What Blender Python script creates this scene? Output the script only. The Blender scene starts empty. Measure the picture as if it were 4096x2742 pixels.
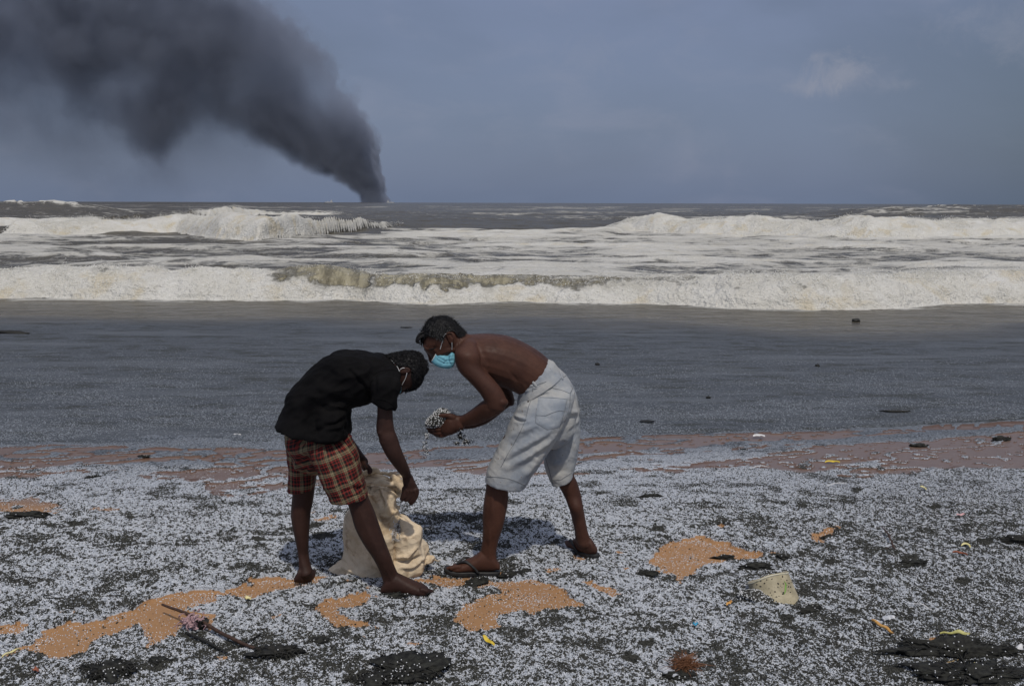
import bpy, bmesh, math, random
import numpy as np
from mathutils import Vector, Matrix
from mathutils.bvhtree import BVHTree

S = bpy.context.scene
C = S.collection
rng = np.random.default_rng(7)
random.seed(7)

# ------------------------------------------------------------------ camera
CAM_H = 1.75
FPX = 35.0 / 36.0 * 4096
PITCH = math.atan((1371 - 811) / FPX)
ROLL = 0.0030
fwd = np.array([0, math.cos(PITCH), -math.sin(PITCH)])
rt0 = np.array([1.0, 0, 0]); up0 = np.array([0, math.sin(PITCH), math.cos(PITCH)])
rt = rt0 * math.cos(ROLL) + up0 * math.sin(ROLL)
up = up0 * math.cos(ROLL) - rt0 * math.sin(ROLL)
CAM = np.array([0, 0, CAM_H])
cam_d = bpy.data.cameras.new('camera'); cam = bpy.data.objects.new('camera', cam_d); C.objects.link(cam)
cam_d.lens = 35; cam_d.sensor_width = 36; cam_d.clip_start = 0.05; cam_d.clip_end = 60000
M = Matrix(((rt[0], up[0], -fwd[0], 0), (rt[1], up[1], -fwd[1], 0), (rt[2], up[2], -fwd[2], CAM_H), (0, 0, 0, 1)))
cam.matrix_world = M
S.camera = cam

# ------------------------------------------------------------------ light
SUN_EL, SUN_AZ = 56, 14          # azimuth: degrees to the right of straight behind the camera
sun_d = bpy.data.lights.new('sun', 'SUN'); sun = bpy.data.objects.new('sun', sun_d); C.objects.link(sun)
sun_d.energy = 2.0; sun_d.angle = math.radians(1.6); sun_d.color = (1.0, 0.93, 0.83)
sdir = Vector((math.sin(math.radians(SUN_AZ)) * math.cos(math.radians(SUN_EL)),
               -math.cos(math.radians(SUN_AZ)) * math.cos(math.radians(SUN_EL)), math.sin(math.radians(SUN_EL))))
sun.rotation_euler = sdir.to_track_quat('Z', 'Y').to_euler()
sun.location = (6, -12, 20)

S.view_settings.view_transform = 'Standard'; S.view_settings.look = 'None'
S.view_settings.exposure = 0; S.view_settings.gamma = 1; S.view_settings.use_curve_mapping = False
S.cycles.max_bounces = 6; S.cycles.diffuse_bounces = 3; S.cycles.glossy_bounces = 3
S.cycles.transmission_bounces = 4; S.cycles.volume_bounces = 1; S.cycles.transparent_max_bounces = 6
S.cycles.volume_step_rate = 0.28; S.cycles.volume_max_steps = 256
S.cycles.use_denoising = True

# ------------------------------------------------------------------ node helper
class N:
    def __init__(s, tree): s.t = tree
    def n(s, typ, props=None, **inp):
        nd = s.t.nodes.new(typ)
        for k, v in (props or {}).items(): setattr(nd, k, v)
        for k, v in inp.items():
            key = k.replace('_', ' ')
            s.set(nd, key if key in nd.inputs else int(k[1:]) if k[1:].isdigit() else key, v)
        return nd
    def set(s, nd, key, v):
        i = nd.inputs[key]
        if isinstance(v, bpy.types.NodeSocket): s.t.links.new(v, i)
        elif isinstance(v, bpy.types.Node): s.t.links.new(v.outputs[0], i)
        else: i.default_value = v
    def math(s, op, a, b=0.0, c=None, clamp=False):
        nd = s.t.nodes.new('ShaderNodeMath'); nd.operation = op; nd.use_clamp = clamp
        s.set(nd, 0, a); s.set(nd, 1, b)
        if c is not None: s.set(nd, 2, c)
        return nd.outputs[0]
    def vmath(s, op, a, b=(0, 0, 0)):
        nd = s.t.nodes.new('ShaderNodeVectorMath'); nd.operation = op
        s.set(nd, 0, a)
        if op == 'SCALE': s.set(nd, 'Scale', b)
        else: s.set(nd, 1, b)
        return nd.outputs[0]
    def mix(s, f, a, b, mode='MIX'):
        nd = s.t.nodes.new('ShaderNodeMix'); nd.data_type = 'RGBA'; nd.blend_type = mode
        s.set(nd, 0, f); s.set(nd, 6, a); s.set(nd, 7, b)
        return nd.outputs[2]
    def rng(s, v, a, b, c=0.0, d=1.0, smooth=True):
        nd = s.t.nodes.new('ShaderNodeMapRange'); nd.interpolation_type = 'SMOOTHSTEP' if smooth else 'LINEAR'
        s.set(nd, 0, v); s.set(nd, 1, a); s.set(nd, 2, b); s.set(nd, 3, c); s.set(nd, 4, d)
        return nd.outputs[0]
    def noise(s, vec, scale, detail=3, rough=0.55, dist=0.0, out=0):
        nd = s.t.nodes.new('ShaderNodeTexNoise')
        if vec is not None: s.set(nd, 'Vector', vec)
        s.set(nd, 'Scale', scale); s.set(nd, 'Detail', detail); s.set(nd, 'Roughness', rough); s.set(nd, 'Distortion', dist)
        return nd.outputs[out]
    def vor(s, vec, scale, feature='F1', out='Distance', rand=1.0):
        nd = s.t.nodes.new('ShaderNodeTexVoronoi'); nd.feature = feature
        if vec is not None: s.set(nd, 'Vector', vec)
        s.set(nd, 'Scale', scale); s.set(nd, 'Randomness', rand)
        return nd.outputs[out]
    def attr(s, name, out=2, typ='GEOMETRY'):
        nd = s.t.nodes.new('ShaderNodeAttribute'); nd.attribute_name = name; nd.attribute_type = typ
        return nd.outputs[out]
    def pos(s):
        return s.t.nodes.new('ShaderNodeNewGeometry').outputs['Position']
    def ramp(s, f, stops, interp='LINEAR'):
        nd = s.t.nodes.new('ShaderNodeValToRGB'); r = nd.color_ramp; r.interpolation = interp
        while len(r.elements) > 1: r.elements.remove(r.elements[-1])
        r.elements[0].position = stops[0][0]; r.elements[0].color = (*stops[0][1], 1)
        for p, c in stops[1:]:
            e = r.elements.new(p); e.color = (*c, 1)
        s.set(nd, 0, f)
        return nd.outputs[0]

def col(*c): return (*c, 1.0)
def new_mat(name):
    m = bpy.data.materials.new(name); m.use_nodes = True
    t = m.node_tree; t.nodes.clear(); h = N(t)
    out = t.nodes.new('ShaderNodeOutputMaterial')
    return m, h, out
def principled(h, out, base, rough=0.6, normal=None, spec=0.5, **kw):
    b = h.t.nodes.new('ShaderNodeBsdfPrincipled')
    h.set(b, 'Base Color', base); h.set(b, 'Roughness', rough); h.set(b, 'Specular IOR Level', spec)
    if normal is not None: h.set(b, 'Normal', normal)
    for k, v in kw.items(): h.set(b, k.replace('_', ' '), v)
    h.t.links.new(b.outputs[0], out.inputs[0])
    return b
def bump(h, height, dist=0.01, strength=1.0, normal=None):
    nd = h.t.nodes.new('ShaderNodeBump'); h.set(nd, 'Height', height); h.set(nd, 'Distance', dist); h.set(nd, 'Strength', strength)
    if normal is not None: h.set(nd, 'Normal', normal)
    return nd.outputs[0]

# ------------------------------------------------------------------ world: dim slate sky
W = bpy.data.worlds.new('World'); S.world = W; W.use_nodes = True
wt = W.node_tree; wt.nodes.clear(); h = N(wt)
sky = wt.nodes.new('ShaderNodeTexSky'); sky.sky_type = 'NISHITA'; sky.sun_disc = False
sky.sun_elevation = math.radians(SUN_EL); sky.sun_rotation = math.radians(180 - SUN_AZ)
sky.air_density = 1.2; sky.dust_density = 2.0
tc = wt.nodes.new('ShaderNodeTexCoord').outputs['Generated']
sep = wt.nodes.new('ShaderNodeSeparateXYZ'); wt.links.new(tc, sep.inputs[0])
el = h.rng(sep.outputs[2], 0.0, 0.30)
stretch = h.vmath('MULTIPLY', tc, (1.0, 1.0, 2.2))
n1 = h.noise(stretch, 2.4, 5, 0.5, 0.3)
n2 = h.noise(stretch, 9.0, 5, 0.55, 0.4)
base = h.mix(el, col(1.52, 1.95, 3.00), col(1.98, 2.38, 3.72))
base = h.mix(h.rng(sep.outputs[2], 0.30, 0.95), base, col(5.8, 5.9, 6.6))
base = h.mix(h.math('MULTIPLY', h.rng(n1, 0.38, 0.64), 0.55), base, col(1.16, 1.50, 2.28))
# darker, greener rain bank to the right (a broad bank of cloud, real sky direction)
side = h.math('MULTIPLY', h.rng(sep.outputs[0], 0.26, 0.56), h.rng(sep.outputs[2], 0.42, 0.0))
base = h.mix(h.math('MULTIPLY', side, 0.8), base, col(0.80, 1.12, 1.55))
# thin paler wisps
wisp = h.math('MULTIPLY', h.rng(n2, 0.48, 0.75), 0.26)
base = h.mix(wisp, base, col(2.6, 2.75, 3.7))
# small broken clouds on the right
def puff(x, z, sx, sz, amt):
    v = h.vmath('SUBTRACT', tc, (x, 0.86, z)); v = h.vmath('MULTIPLY', v, (1 / sx, 0, 1 / sz))
    d = wt.nodes.new('ShaderNodeVectorMath'); d.operation = 'LENGTH'; wt.links.new(v, d.inputs[0])
    dd = h.math('ADD', d.outputs['Value'], h.math('MULTIPLY', h.math('SUBTRACT', h.noise(tc, 26.0, 6, 0.68, 0.5), 0.5), 5.0))
    return h.math('MULTIPLY', h.rng(dd, 1.5, -0.4), amt)
for a in ((0.305, 0.121, 0.022, 0.015, 0.55), (0.272, 0.108, 0.022, 0.007, 0.35), (0.355, 0.108, 0.02, 0.006, 0.22),
          (0.43, 0.150, 0.04, 0.02, 0.28), (0.075, 0.135, 0.03, 0.018, 0.14)):
    base = h.mix(puff(*a), base, col(2.9, 2.95, 3.6))
mixed = h.mix(0.10, base, sky.outputs[0])
bg = wt.nodes.new('ShaderNodeBackground'); wt.links.new(mixed, bg.inputs[0]); bg.inputs[1].default_value = 0.10
wo = wt.nodes.new('ShaderNodeOutputWorld'); wt.links.new(bg.outputs[0], wo.inputs[0])

# ------------------------------------------------------------------ geometry helpers
K = 4096 / 2342.0     # the study print was 2342 px wide; this turns its pixels into full-size ones
def ray(ox, oy):
    ox = np.asarray(ox, float); oy = np.asarray(oy, float)
    d = fwd + ((ox - 2048) / FPX)[..., None] * rt - ((oy - 1371) / FPX)[..., None] * up
    return d
def G(ox, oy, z=0.0):            # point of the plane at height z seen there
    d = ray(ox, oy); t = (z - CAM_H) / d[..., 2]
    return CAM + d * t[..., None]
def P(ox, oy, Y):                # point at distance Y seen there
    d = ray(ox, oy); t = np.asarray(Y) / d[..., 1]
    return CAM + d * np.asarray(t)[..., None]
def proj(p):                     # world -> photograph pixels
    v = p - CAM; w = v @ fwd
    w = np.where(np.abs(w) < 1e-6, 1e-6, w)
    return 2048 + FPX * (v @ rt) / w, 1371 - FPX * (v @ up) / w

def _hash(ix, iy, seed):
    h_ = (ix.astype(np.int64) * 374761393 + iy.astype(np.int64) * 668265263 + seed * 1442695041) & 0x7fffffff
    h_ = ((h_ ^ (h_ >> 13)) * 1274126177) & 0x7fffffff
    return ((h_ ^ (h_ >> 16)) & 0xffff) / 65535.0
def vnoise(x, y, seed=0):
    ix = np.floor(x); iy = np.floor(y); fx = x - ix; fy = y - iy
    fx = fx * fx * (3 - 2 * fx); fy = fy * fy * (3 - 2 * fy)
    a = _hash(ix, iy, seed); b = _hash(ix + 1, iy, seed); c = _hash(ix, iy + 1, seed); d = _hash(ix + 1, iy + 1, seed)
    return (a * (1 - fx) + b * fx) * (1 - fy) + (c * (1 - fx) + d * fx) * fy
def fbm(x, y, oct=4, seed=0, gain=0.5):
    s = 0; a = 1; t = 0
    for i in range(oct):
        s = s + a * vnoise(x * 2 ** i + i * 17.3, y * 2 ** i - i * 9.1, seed + i); t += a; a *= gain
    return s / t
def sstep(v, a, b):
    t = np.clip((v - a) / (b - a), 0, 1); return t * t * (3 - 2 * t)
def _h3(a, b, c, seed):
    return _hash(a + c * 57.0, b + c * 131.0, seed)
def vnoise3(p, seed=0):
    i = np.floor(p); f = p - i; f = f * f * (3 - 2 * f)
    r = 0
    for dx in (0, 1):
        for dy in (0, 1):
            for dz in (0, 1):
                w = (f[:, 0] if dx else 1 - f[:, 0]) * (f[:, 1] if dy else 1 - f[:, 1]) * (f[:, 2] if dz else 1 - f[:, 2])
                r = r + w * _h3(i[:, 0] + dx, i[:, 1] + dy, i[:, 2] + dz, seed)
    return r

def tag(o, label=None, cat=None, group=None, kind=None):
    if label: o['label'] = label
    if cat: o['category'] = cat
    if group: o['group'] = group
    if kind: o['kind'] = kind
    return o
def link(o, parent=None):
    C.objects.link(o)
    if parent is not None: o.parent = parent; o.matrix_parent_inverse = parent.matrix_world.inverted()
    return o
def mesh_obj(name, verts, faces, mat=None, parent=None, smooth=True, attrs=None):
    me = bpy.data.meshes.new(name)
    verts = np.asarray(verts, np.float32)
    if isinstance(faces, np.ndarray) and len(faces):
        k = faces.shape[1]
        me.vertices.add(len(verts)); me.vertices.foreach_set('co', verts.ravel())
        me.loops.add(faces.size); me.loops.foreach_set('vertex_index', faces.ravel().astype(np.int32))
        me.polygons.add(len(faces))
        me.polygons.foreach_set('loop_start', (np.arange(len(faces)) * k).astype(np.int32))
        me.polygons.foreach_set('loop_total', np.full(len(faces), k, np.int32))
        me.update(calc_edges=True)
    else:
        me.from_pydata([tuple(map(float, v)) for v in verts], [], faces)
    if smooth and len(me.polygons): me.polygons.foreach_set('use_smooth', np.ones(len(me.polygons), bool))
    for k_, v in (attrs or {}).items():
        v = np.asarray(v, np.float32)
        a = me.attributes.new(k_, 'FLOAT' if v.ndim == 1 else 'FLOAT_VECTOR', 'POINT')
        a.data.foreach_set('value' if v.ndim == 1 else 'vector', v.ravel())
    if mat: me.materials.append(mat)
    me.update()
    o = bpy.data.objects.new(name, me); link(o, parent)
    return o
def empty(name, loc):
    o = bpy.data.objects.new(name, None); o.location = tuple(map(float, loc)); o.empty_display_size = 0.1
    C.objects.link(o); o.matrix_world = Matrix.Translation(Vector(o.location))
    return o
def grid_faces(nr, nc):
    i = np.arange(nr - 1)[:, None] * nc + np.arange(nc - 1)[None, :]
    return np.stack([i, i + 1, i + nc + 1, i + nc], -1).reshape(-1, 4)

# ------------------------------------------------------------------ where the pellet layer lies
V = lambda pts: np.array(pts, float) * K
WL = -0.05
def base_z(y): return -0.025 * np.maximum(0, y - 5.0) + 0.0 * y
wash_px = V([(-900, 1015), (0, 1024), (150, 1016), (300, 1020), (600, 1026), (900, 1036), (1000, 1022), (1150, 1012), (1300, 1002), (1500, 990), (1700, 985), (1900, 980), (2100, 966), (2342, 955), (3200, 930)])
wash_w = G(wash_px[:, 0], wash_px[:, 1], WL)
def wash_y(x): return np.interp(x, wash_w[:, 0], wash_w[:, 1])
low_px = V([(-900, 1100), (0, 1088), (150, 1092), (300, 1088), (450, 1105), (500, 1140), (640, 1124), (850, 1095), (1000, 1062), (1100, 1085), (1300, 1092), (1500, 1076), (1700, 1070), (1900, 1086), (2100, 1080), (2200, 1060), (2342, 1062), (3200, 1050)])
low_w = G(low_px[:, 0], low_px[:, 1], -0.03)
def low_y(x): return np.interp(x, low_w[:, 0], low_w[:, 1])
patches = [
 [(0,1506),(60,1475),(110,1440),(230,1422),(330,1385),(400,1360),(500,1350),(522,1362),(490,1383),(440,1398),(497,1410),(490,1450),(440,1432),(400,1455),(340,1480),(310,1440),(270,1455),(200,1490),(160,1512),(100,1500),(60,1492)],
 [(70,1452),(160,1428),(200,1428),(120,1452)], [(0,1430),(40,1425),(72,1435),(30,1458),(-60,1462),(-60,1430)],
 [(500,1362),(600,1328),(720,1322),(762,1335),(700,1350),(620,1358),(580,1380)],
 [(708,1400),(740,1372),(840,1352),(866,1366),(850,1385),(780,1405),(872,1442),(820,1450),(740,1430)],
 [(1028,1420),(1056,1382),(1150,1352),(1130,1332),(1230,1328),(1290,1350),(1336,1388),(1260,1398),(1215,1412),(1200,1395),(1150,1405),(1140,1440),(1085,1450),(1056,1438)],
 [(915,1452),(975,1474),(945,1482)], [(1318,1328),(1400,1345),(1420,1352),(1405,1364),(1330,1342)],
 [(1478,1290),(1510,1250),(1590,1230),(1660,1243),(1720,1265),(1794,1270),(1760,1282),(1680,1296),(1610,1300),(1560,1332),(1500,1312)],
 [(1850,1236),(1880,1210),(1920,1210),(1895,1252),(1855,1254)], [(-40,1135),(60,1130),(110,1138),(146,1165),(90,1190),(40,1170),(-40,1165)],
 [(180,1160),(275,1154),(268,1166),(190,1167)], [(930,1330),(1000,1318),(1100,1325),(1195,1332),(1100,1347),(960,1342)],
 [(1308,1270),(1352,1280),(1320,1286)], [(1400,1262),(1455,1261),(1420,1275)], [(1628,1213),(1650,1203),(1682,1214),(1650,1220)],
 [(712,1181),(762,1171),(772,1180),(725,1187)], [(2080,1478),(2130,1468),(2195,1485),(2150,1494)], [(2130,1534),(2205,1538),(2160,1552)],
 [(900,1302),(960,1312),(930,1322),(880,1318)], [(1080,1312),(1140,1306),(1180,1312),(1120,1320)],
 [(820,1458),(850,1462),(835,1470)],[(985,1322),(1062,1330),(1010,1347),(955,1341)],[(1235,1303),(1290,1296),(1275,1308)],[(120,1412),(205,1398),(165,1416)],[(560,1330),(600,1322),(640,1326),(590,1338)],[(750,1345),(812,1338),(800,1350)],[(1190,1345),(1240,1342),(1220,1352)],[(1420,1300),(1470,1296),(1450,1306)],[(690,1168),(720,1164),(715,1172)],[(500,1500),(520,1496),(512,1506)],[(1350,1292),(1395,1290),(1370,1300)],[(610,1412),(640,1408),(632,1420)],
]
def poly_sd(px, py, poly):       # signed distance (inside positive), pixel units, y stretched for foreshortening
    poly = np.array(poly, float) * K
    d = np.full(px.shape, 1e9); inside = np.zeros(px.shape, bool)
    n = len(poly); YS = 2.2
    for i in range(n):
        ax, ay = poly[i]; bx, by = poly[(i + 1) % n]
        ex, ey = bx - ax, (by - ay) * YS
        wx, wy = px - ax, (py - ay) * YS
        t = np.clip((wx * ex + wy * ey) / (ex * ex + ey * ey + 1e-9), 0, 1)
        d = np.minimum(d, np.hypot(wx - ex * t, wy - ey * t))
        cond = ((ay > py) != (by > py))
        with np.errstate(divide='ignore', invalid='ignore'):
            xi = (bx - ax) * (py - ay) / (by - ay + 1e-12) + ax
        inside ^= cond & (px < xi)
    return np.where(inside, d, -d)
def bare(x, y):
    """1 where the sand is bare, 0 where the pellet layer lies"""
    pts = np.stack([x, y, np.zeros_like(x)], -1)
    r = np.zeros_like(x)
    ok = (y > 2.5) & (y < 10)
    if ok.any():
        xo, yo = x[ok], y[ok]
        px, py = proj(pts[ok])
        px = px + 46 * (fbm(xo * 9, yo * 9, 4, 3, 0.6) - .5); py = py + 26 * (fbm(xo * 9 + 40, yo * 9, 4, 5, 0.6) - .5)
        best = np.full(xo.shape, -1e9)
        for poly in patches:
            pa = np.array(poly) * K
            m = (px > pa[:, 0].min() - 60) & (px < pa[:, 0].max() + 60) & (py > pa[:, 1].min() - 40) & (py < pa[:, 1].max() + 40)
            if m.any(): best[m] = np.maximum(best[m], poly_sd(px[m], py[m], poly))
        detail = (fbm(xo * 22, yo * 22, 4, 11, 0.65) - 0.5)
        rr = sstep(best + 80 * detail - 6, -5, 5)
        # wet strip along the wash line, crossed by tongues of pellets
        a = (low_y(xo) - yo); b = (wash_y(xo) - yo)
        strip = sstep(-a + 0.22 * (fbm(xo * 3, yo * 3, 4, 21) - .5) * 2, -0.05, 0.05) * sstep(b + 0.10 * (fbm(xo * 3.5, yo * 4, 3, 23) - .5), -0.02, 0.05)
        u = xo * 0.93 + yo * 0.36; v = -xo * 0.30 + yo * 0.95
        ridge = fbm(u * 0.75 + 0.5 * fbm(xo * 2, yo * 2, 3, 31), v * 3.6, 3, 33)
        ridge = ridge + 0.26 * (fbm(xo * 9, yo * 12, 4, 35, .6) - 0.5)
        fine = fbm(xo * 16, yo * 22, 3, 37)
        line = np.abs(fbm(u * 0.9 + 9, v * 2.6, 3, 39) - 0.5 + 0.05 * (fbm(xo * 12, yo * 16, 3, 41) - .5))
        tong = np.minimum(sstep(ridge, 0.70, 0.66), sstep(line, 0.014, 0.030))
        rr = np.maximum(rr, strip * tong)
        rr = rr * (1 - sstep(fine, 0.66, 0.70) * sstep(yo, 5, 5.4))
        r[ok] = rr
    return r
def ground_h(x, y, b=None, full=False):
    b = bare(x, y) if b is None else b
    z = base_z(y) + 0.006 * (fbm(x * 1.3, y * 1.3, 3, 51) - .5)
    lump = 0.030 * (fbm(x * 7, y * 7, 3, 61) - .45) + 0.020 * (fbm(x * 24, y * 24, 3, 63, .6) - .45) + 0.05 * (fbm(x * 1.6, y * 1.6, 2, 65) - .5)
    wet = sstep(y, 5.3, 6.4)
    lump = lump * (1 - 0.62 * wet)
    lay = np.maximum(0.016 - 0.007 * wet + lump, 0.003)
    return z + lay * (1 - b)

# ------------------------------------------------------------------ materials: shore
def mat_beach():
    m, h, out = new_mat('beach')
    p = h.pos(); b = h.attr('bare'); wet = h.attr('wet'); dk = h.attr('dark')
    # pellets, cell by cell
    cellc = h.vor(p, 150.0, 'F1', 'Color'); celld = h.vor(p, 150.0)
    sc = h.t.nodes.new('ShaderNodeSeparateColor'); h.t.links.new(cellc, sc.inputs[0])
    clump = h.noise(p, 48.0, 4, 0.7); clump2 = h.noise(p, 8.0, 3, 0.5)
    thr = h.math('ADD', h.math('MULTIPLY', clump, 1.7), h.math('MULTIPLY', clump2, 0.3))
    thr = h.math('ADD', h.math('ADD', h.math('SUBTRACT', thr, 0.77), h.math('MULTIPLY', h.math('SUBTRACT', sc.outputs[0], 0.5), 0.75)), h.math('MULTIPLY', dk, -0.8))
    white = h.rng(thr, -0.14, 0.06)
    pel = h.mix(sc.outputs[1], col(0.32, 0.355, 0.41), col(0.62, 0.65, 0.70))
    drk = h.mix(sc.outputs[2], col(0.018, 0.019, 0.018), col(0.070, 0.070, 0.060))
    layer = h.mix(white, drk, pel)
    wl = h.attr('soak')
    layer_w = h.mix(h.math('MULTIPLY', wl, 0.75), layer, h.mix(h.rng(clump, 0.35, 0.65), col(0.035, 0.042, 0.055), col(0.15, 0.18, 0.22)))
    # sand
    grain = h.noise(p, 420.0, 2, 0.6); big = h.noise(p, 6.0, 3, 0.5)
    dry = h.mix(h.math('ADD', h.math('MULTIPLY', grain, .6), h.math('MULTIPLY', h.noise(p, 90.0, 4, .7), .4)), col(0.24, 0.125, 0.055), col(0.54, 0.315, 0.155))
    dry = h.mix(h.math('MULTIPLY', big, 0.4), dry, col(0.30, 0.16, 0.08))
    wets = h.mix(h.noise(h.vmath('MULTIPLY', p, (1, 3, 1)), 7.0, 4, .6), col(0.125, 0.080, 0.058), col(0.215, 0.148, 0.115))
    sand = h.mix(wet, dry, wets)
    # loose grains on the sand
    gd = h.vor(p, 95.0); gc = h.vor(p, 95.0, 'F1', 'Color')
    g2 = h.t.nodes.new('ShaderNodeSeparateColor'); h.t.links.new(gc, g2.inputs[0])
    dots = h.math('MULTIPLY', h.rng(gd, 0.32, 0.22), h.rng(g2.outputs[0], 0.80, 0.84))
    dotc = h.mix(h.rng(g2.outputs[1], 0.5, 0.52), col(0.6, 0.62, 0.66), col(0.03, 0.03, 0.03))
    sand = h.mix(h.math('MULTIPLY', dots, h.math('SUBTRACT', 1.0, h.math('MULTIPLY', wet, 0.6))), sand, dotc)
    c = h.mix(h.rng(b, 0.35, 0.6), layer_w, sand)
    # edge of the wet layer stains the sand rust brown
    edge = h.math('MULTIPLY', h.math('MULTIPLY', h.rng(b, 0.2, 0.5), h.rng(b, 0.99, 0.8)), wet)
    c = h.mix(h.math('MULTIPLY', edge, 0.7), c, col(0.10, 0.045, 0.02))
    bw = h.math('MULTIPLY', b, wet)
    rough = h.rng(bw, 0.3, 0.9, 0.65, 0.30)
    hgt = h.math('MULTIPLY', h.math('SUBTRACT', 1.0, b), h.math('ADD', h.math('MULTIPLY', celld, -0.6), clump))
    hgt = h.math('ADD', hgt, h.math('MULTIPLY', h.math('ADD', grain, h.math('MULTIPLY', h.noise(p, 30.0, 4, .6), 2.0)), h.math('SUBTRACT', 0.16, h.math('MULTIPLY', bw, 0.13))))
    nrm = bump(h, hgt, 0.012, 0.9)
    principled(h, out, c, rough, nrm, h.rng(bw, 0.2, 0.9, 0.25, 0.55))
    return m
def mat_simple(name, c1, c2, scale=40, rough=0.6, bmp=0.002, spec=0.4, detail=4, **kw):
    m, h, out = new_mat(name); p = h.pos()
    n = h.noise(p, scale, detail, 0.6)
    c = h.mix(h.rng(n, 0.3, 0.7), col(*c1), col(*c2))
    nr = bump(h, h.noise(p, scale * 3, 3, 0.6), bmp, 0.8) if bmp else None
    principled(h, out, c, rough, nr, spec, **kw)
    return m
def mat_rand(name, c1, c2, rough=0.4, spec=0.5, **kw):
    m, h, out = new_mat(name)
    oi = h.t.nodes.new('ShaderNodeObjectInfo')
    c = h.mix(oi.outputs['Random'], col(*c1), col(*c2))
    principled(h, out, c, rough, None, spec, **kw)
    return m

M_beach = mat_beach()
M_pellet = mat_rand('plastic_pellet', (0.38, 0.42, 0.47), (0.82, 0.84, 0.88), 0.35, 0.5)
M_char = mat_rand('charred_bit', (0.014, 0.015, 0.014), (0.075, 0.075, 0.064), 0.75, 0.3)

# ------------------------------------------------------------------ beach mesh
def cols_for(n_fine, n_out=8, far=80.0):
    s = np.linspace(-1, 1, n_fine)
    return s
def fan(ys, ncol, kx, x0, far):
    s = np.linspace(-1, 1, ncol)
    X = s[None, :] * (kx * np.maximum(ys, 0)[:, None] + x0)
    e = np.array([1.3, 2.5, 8, 30]) 
    hw = (kx * np.maximum(ys, 0) + x0)[:, None]
    R = hw + (far - 0) * np.array([0.01, 0.05, 0.25, 1.0])[None, :]
    X = np.concatenate([-R[:, ::-1], X, R], 1)
    Y = np.repeat(ys[:, None], X.shape[1], 1)
    return X, Y
ys = np.concatenate([np.array([-60, -30, -12, -5, -1, 0.8, 1.6]), np.linspace(2.2, 3.2, 30), np.arange(3.22, 5.6, 0.0125), np.arange(5.6, 7.9, 0.019), np.linspace(8.0, 10, 20)])
X, Y = fan(ys, 520, 0.60, 0.5, 60)
xf, yf = X.ravel(), Y.ravel()
B = bare(xf, yf)
Z = ground_h(xf, yf, B)
slush_edge = sstep(yf - wash_y(xf), -0.02, 0.05)
Z = np.where(yf > wash_y(xf) + 0.4, np.minimum(Z, WL - 0.05 - 0.02 * (yf - 7)), Z)
wetv = sstep(yf + 0.35 * (fbm(xf * 1.5, yf * 1.5, 3, 71) - .5), 5.45, 6.0)
pxv, pyv = proj(np.stack([xf, yf, np.zeros_like(xf)], -1))
dark_spots = V([(638,1503),(655,1512),(610,1495),(900,1535),(960,1520),(1000,1510),(850,1550),(820,1562),(240,1540),(210,1535),(255,1555),(2100,1494),(2160,1500),(2230,1505),(2280,1515),(1095,1330),(1150,1318),(1205,1306),(60,1552),
   (1735,1312),(800,1345),(2325,1250),(2040,1545),(2120,1555),(2200,1560),(2300,1555),(1560,1500),(1440,1510),(1480,1480),(1900,1290),(1080,1190),(740,1225),(725,1200),(360,1515),(730,1470),(1800,1425),(1860,1400),(1950,1410),(2200,1330),(2250,1250),(2080,1290),(1500,1220), (1830,1060),(2140,1160),(1960,1115),(590,1235),(300,1185),(170,1200),(40,1185)])
dark_r = np.array([26,22,14,38,36,26,34,40,30,22,20,20,34,34,20,22,20,14,30,20,20,24,26,28,30,30,24,26,20,22,26,30,22,16,18,22,20,20,22,24,22,20,20,18,16,18,18,20,20]) * K
def dark_field(x, y):
    px, py = proj(np.stack([x, y, np.zeros_like(x)], -1)); d = np.zeros_like(x)
    wx = 1 + 0.9 * (fbm(x * 12, y * 12, 3, 81) - .5)
    for (sx, sy), r in zip(dark_spots, dark_r):
        q = np.hypot((px - sx), (py - sy) * 2.6) / (r * wx)
        d = np.maximum(d, sstep(q, 1.15, 0.6))
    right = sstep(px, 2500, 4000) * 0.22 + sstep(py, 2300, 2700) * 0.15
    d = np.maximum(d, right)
    return np.maximum(d, 0.55 * sstep(fbm(x * 6, y * 9, 5, 83, .65), 0.52, 0.68)) * (y > 2.4) * (y < 8)
D = dark_field(xf, yf)
beach = mesh_obj('beach', np.stack([xf, yf, Z], -1), grid_faces(*X.shape), M_beach, attrs={'bare': B, 'wet': wetv, 'dark': D, 'soak': sstep(yf - wash_y(xf), -1.1, -0.25)})
tag(beach, kind='structure')

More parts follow.
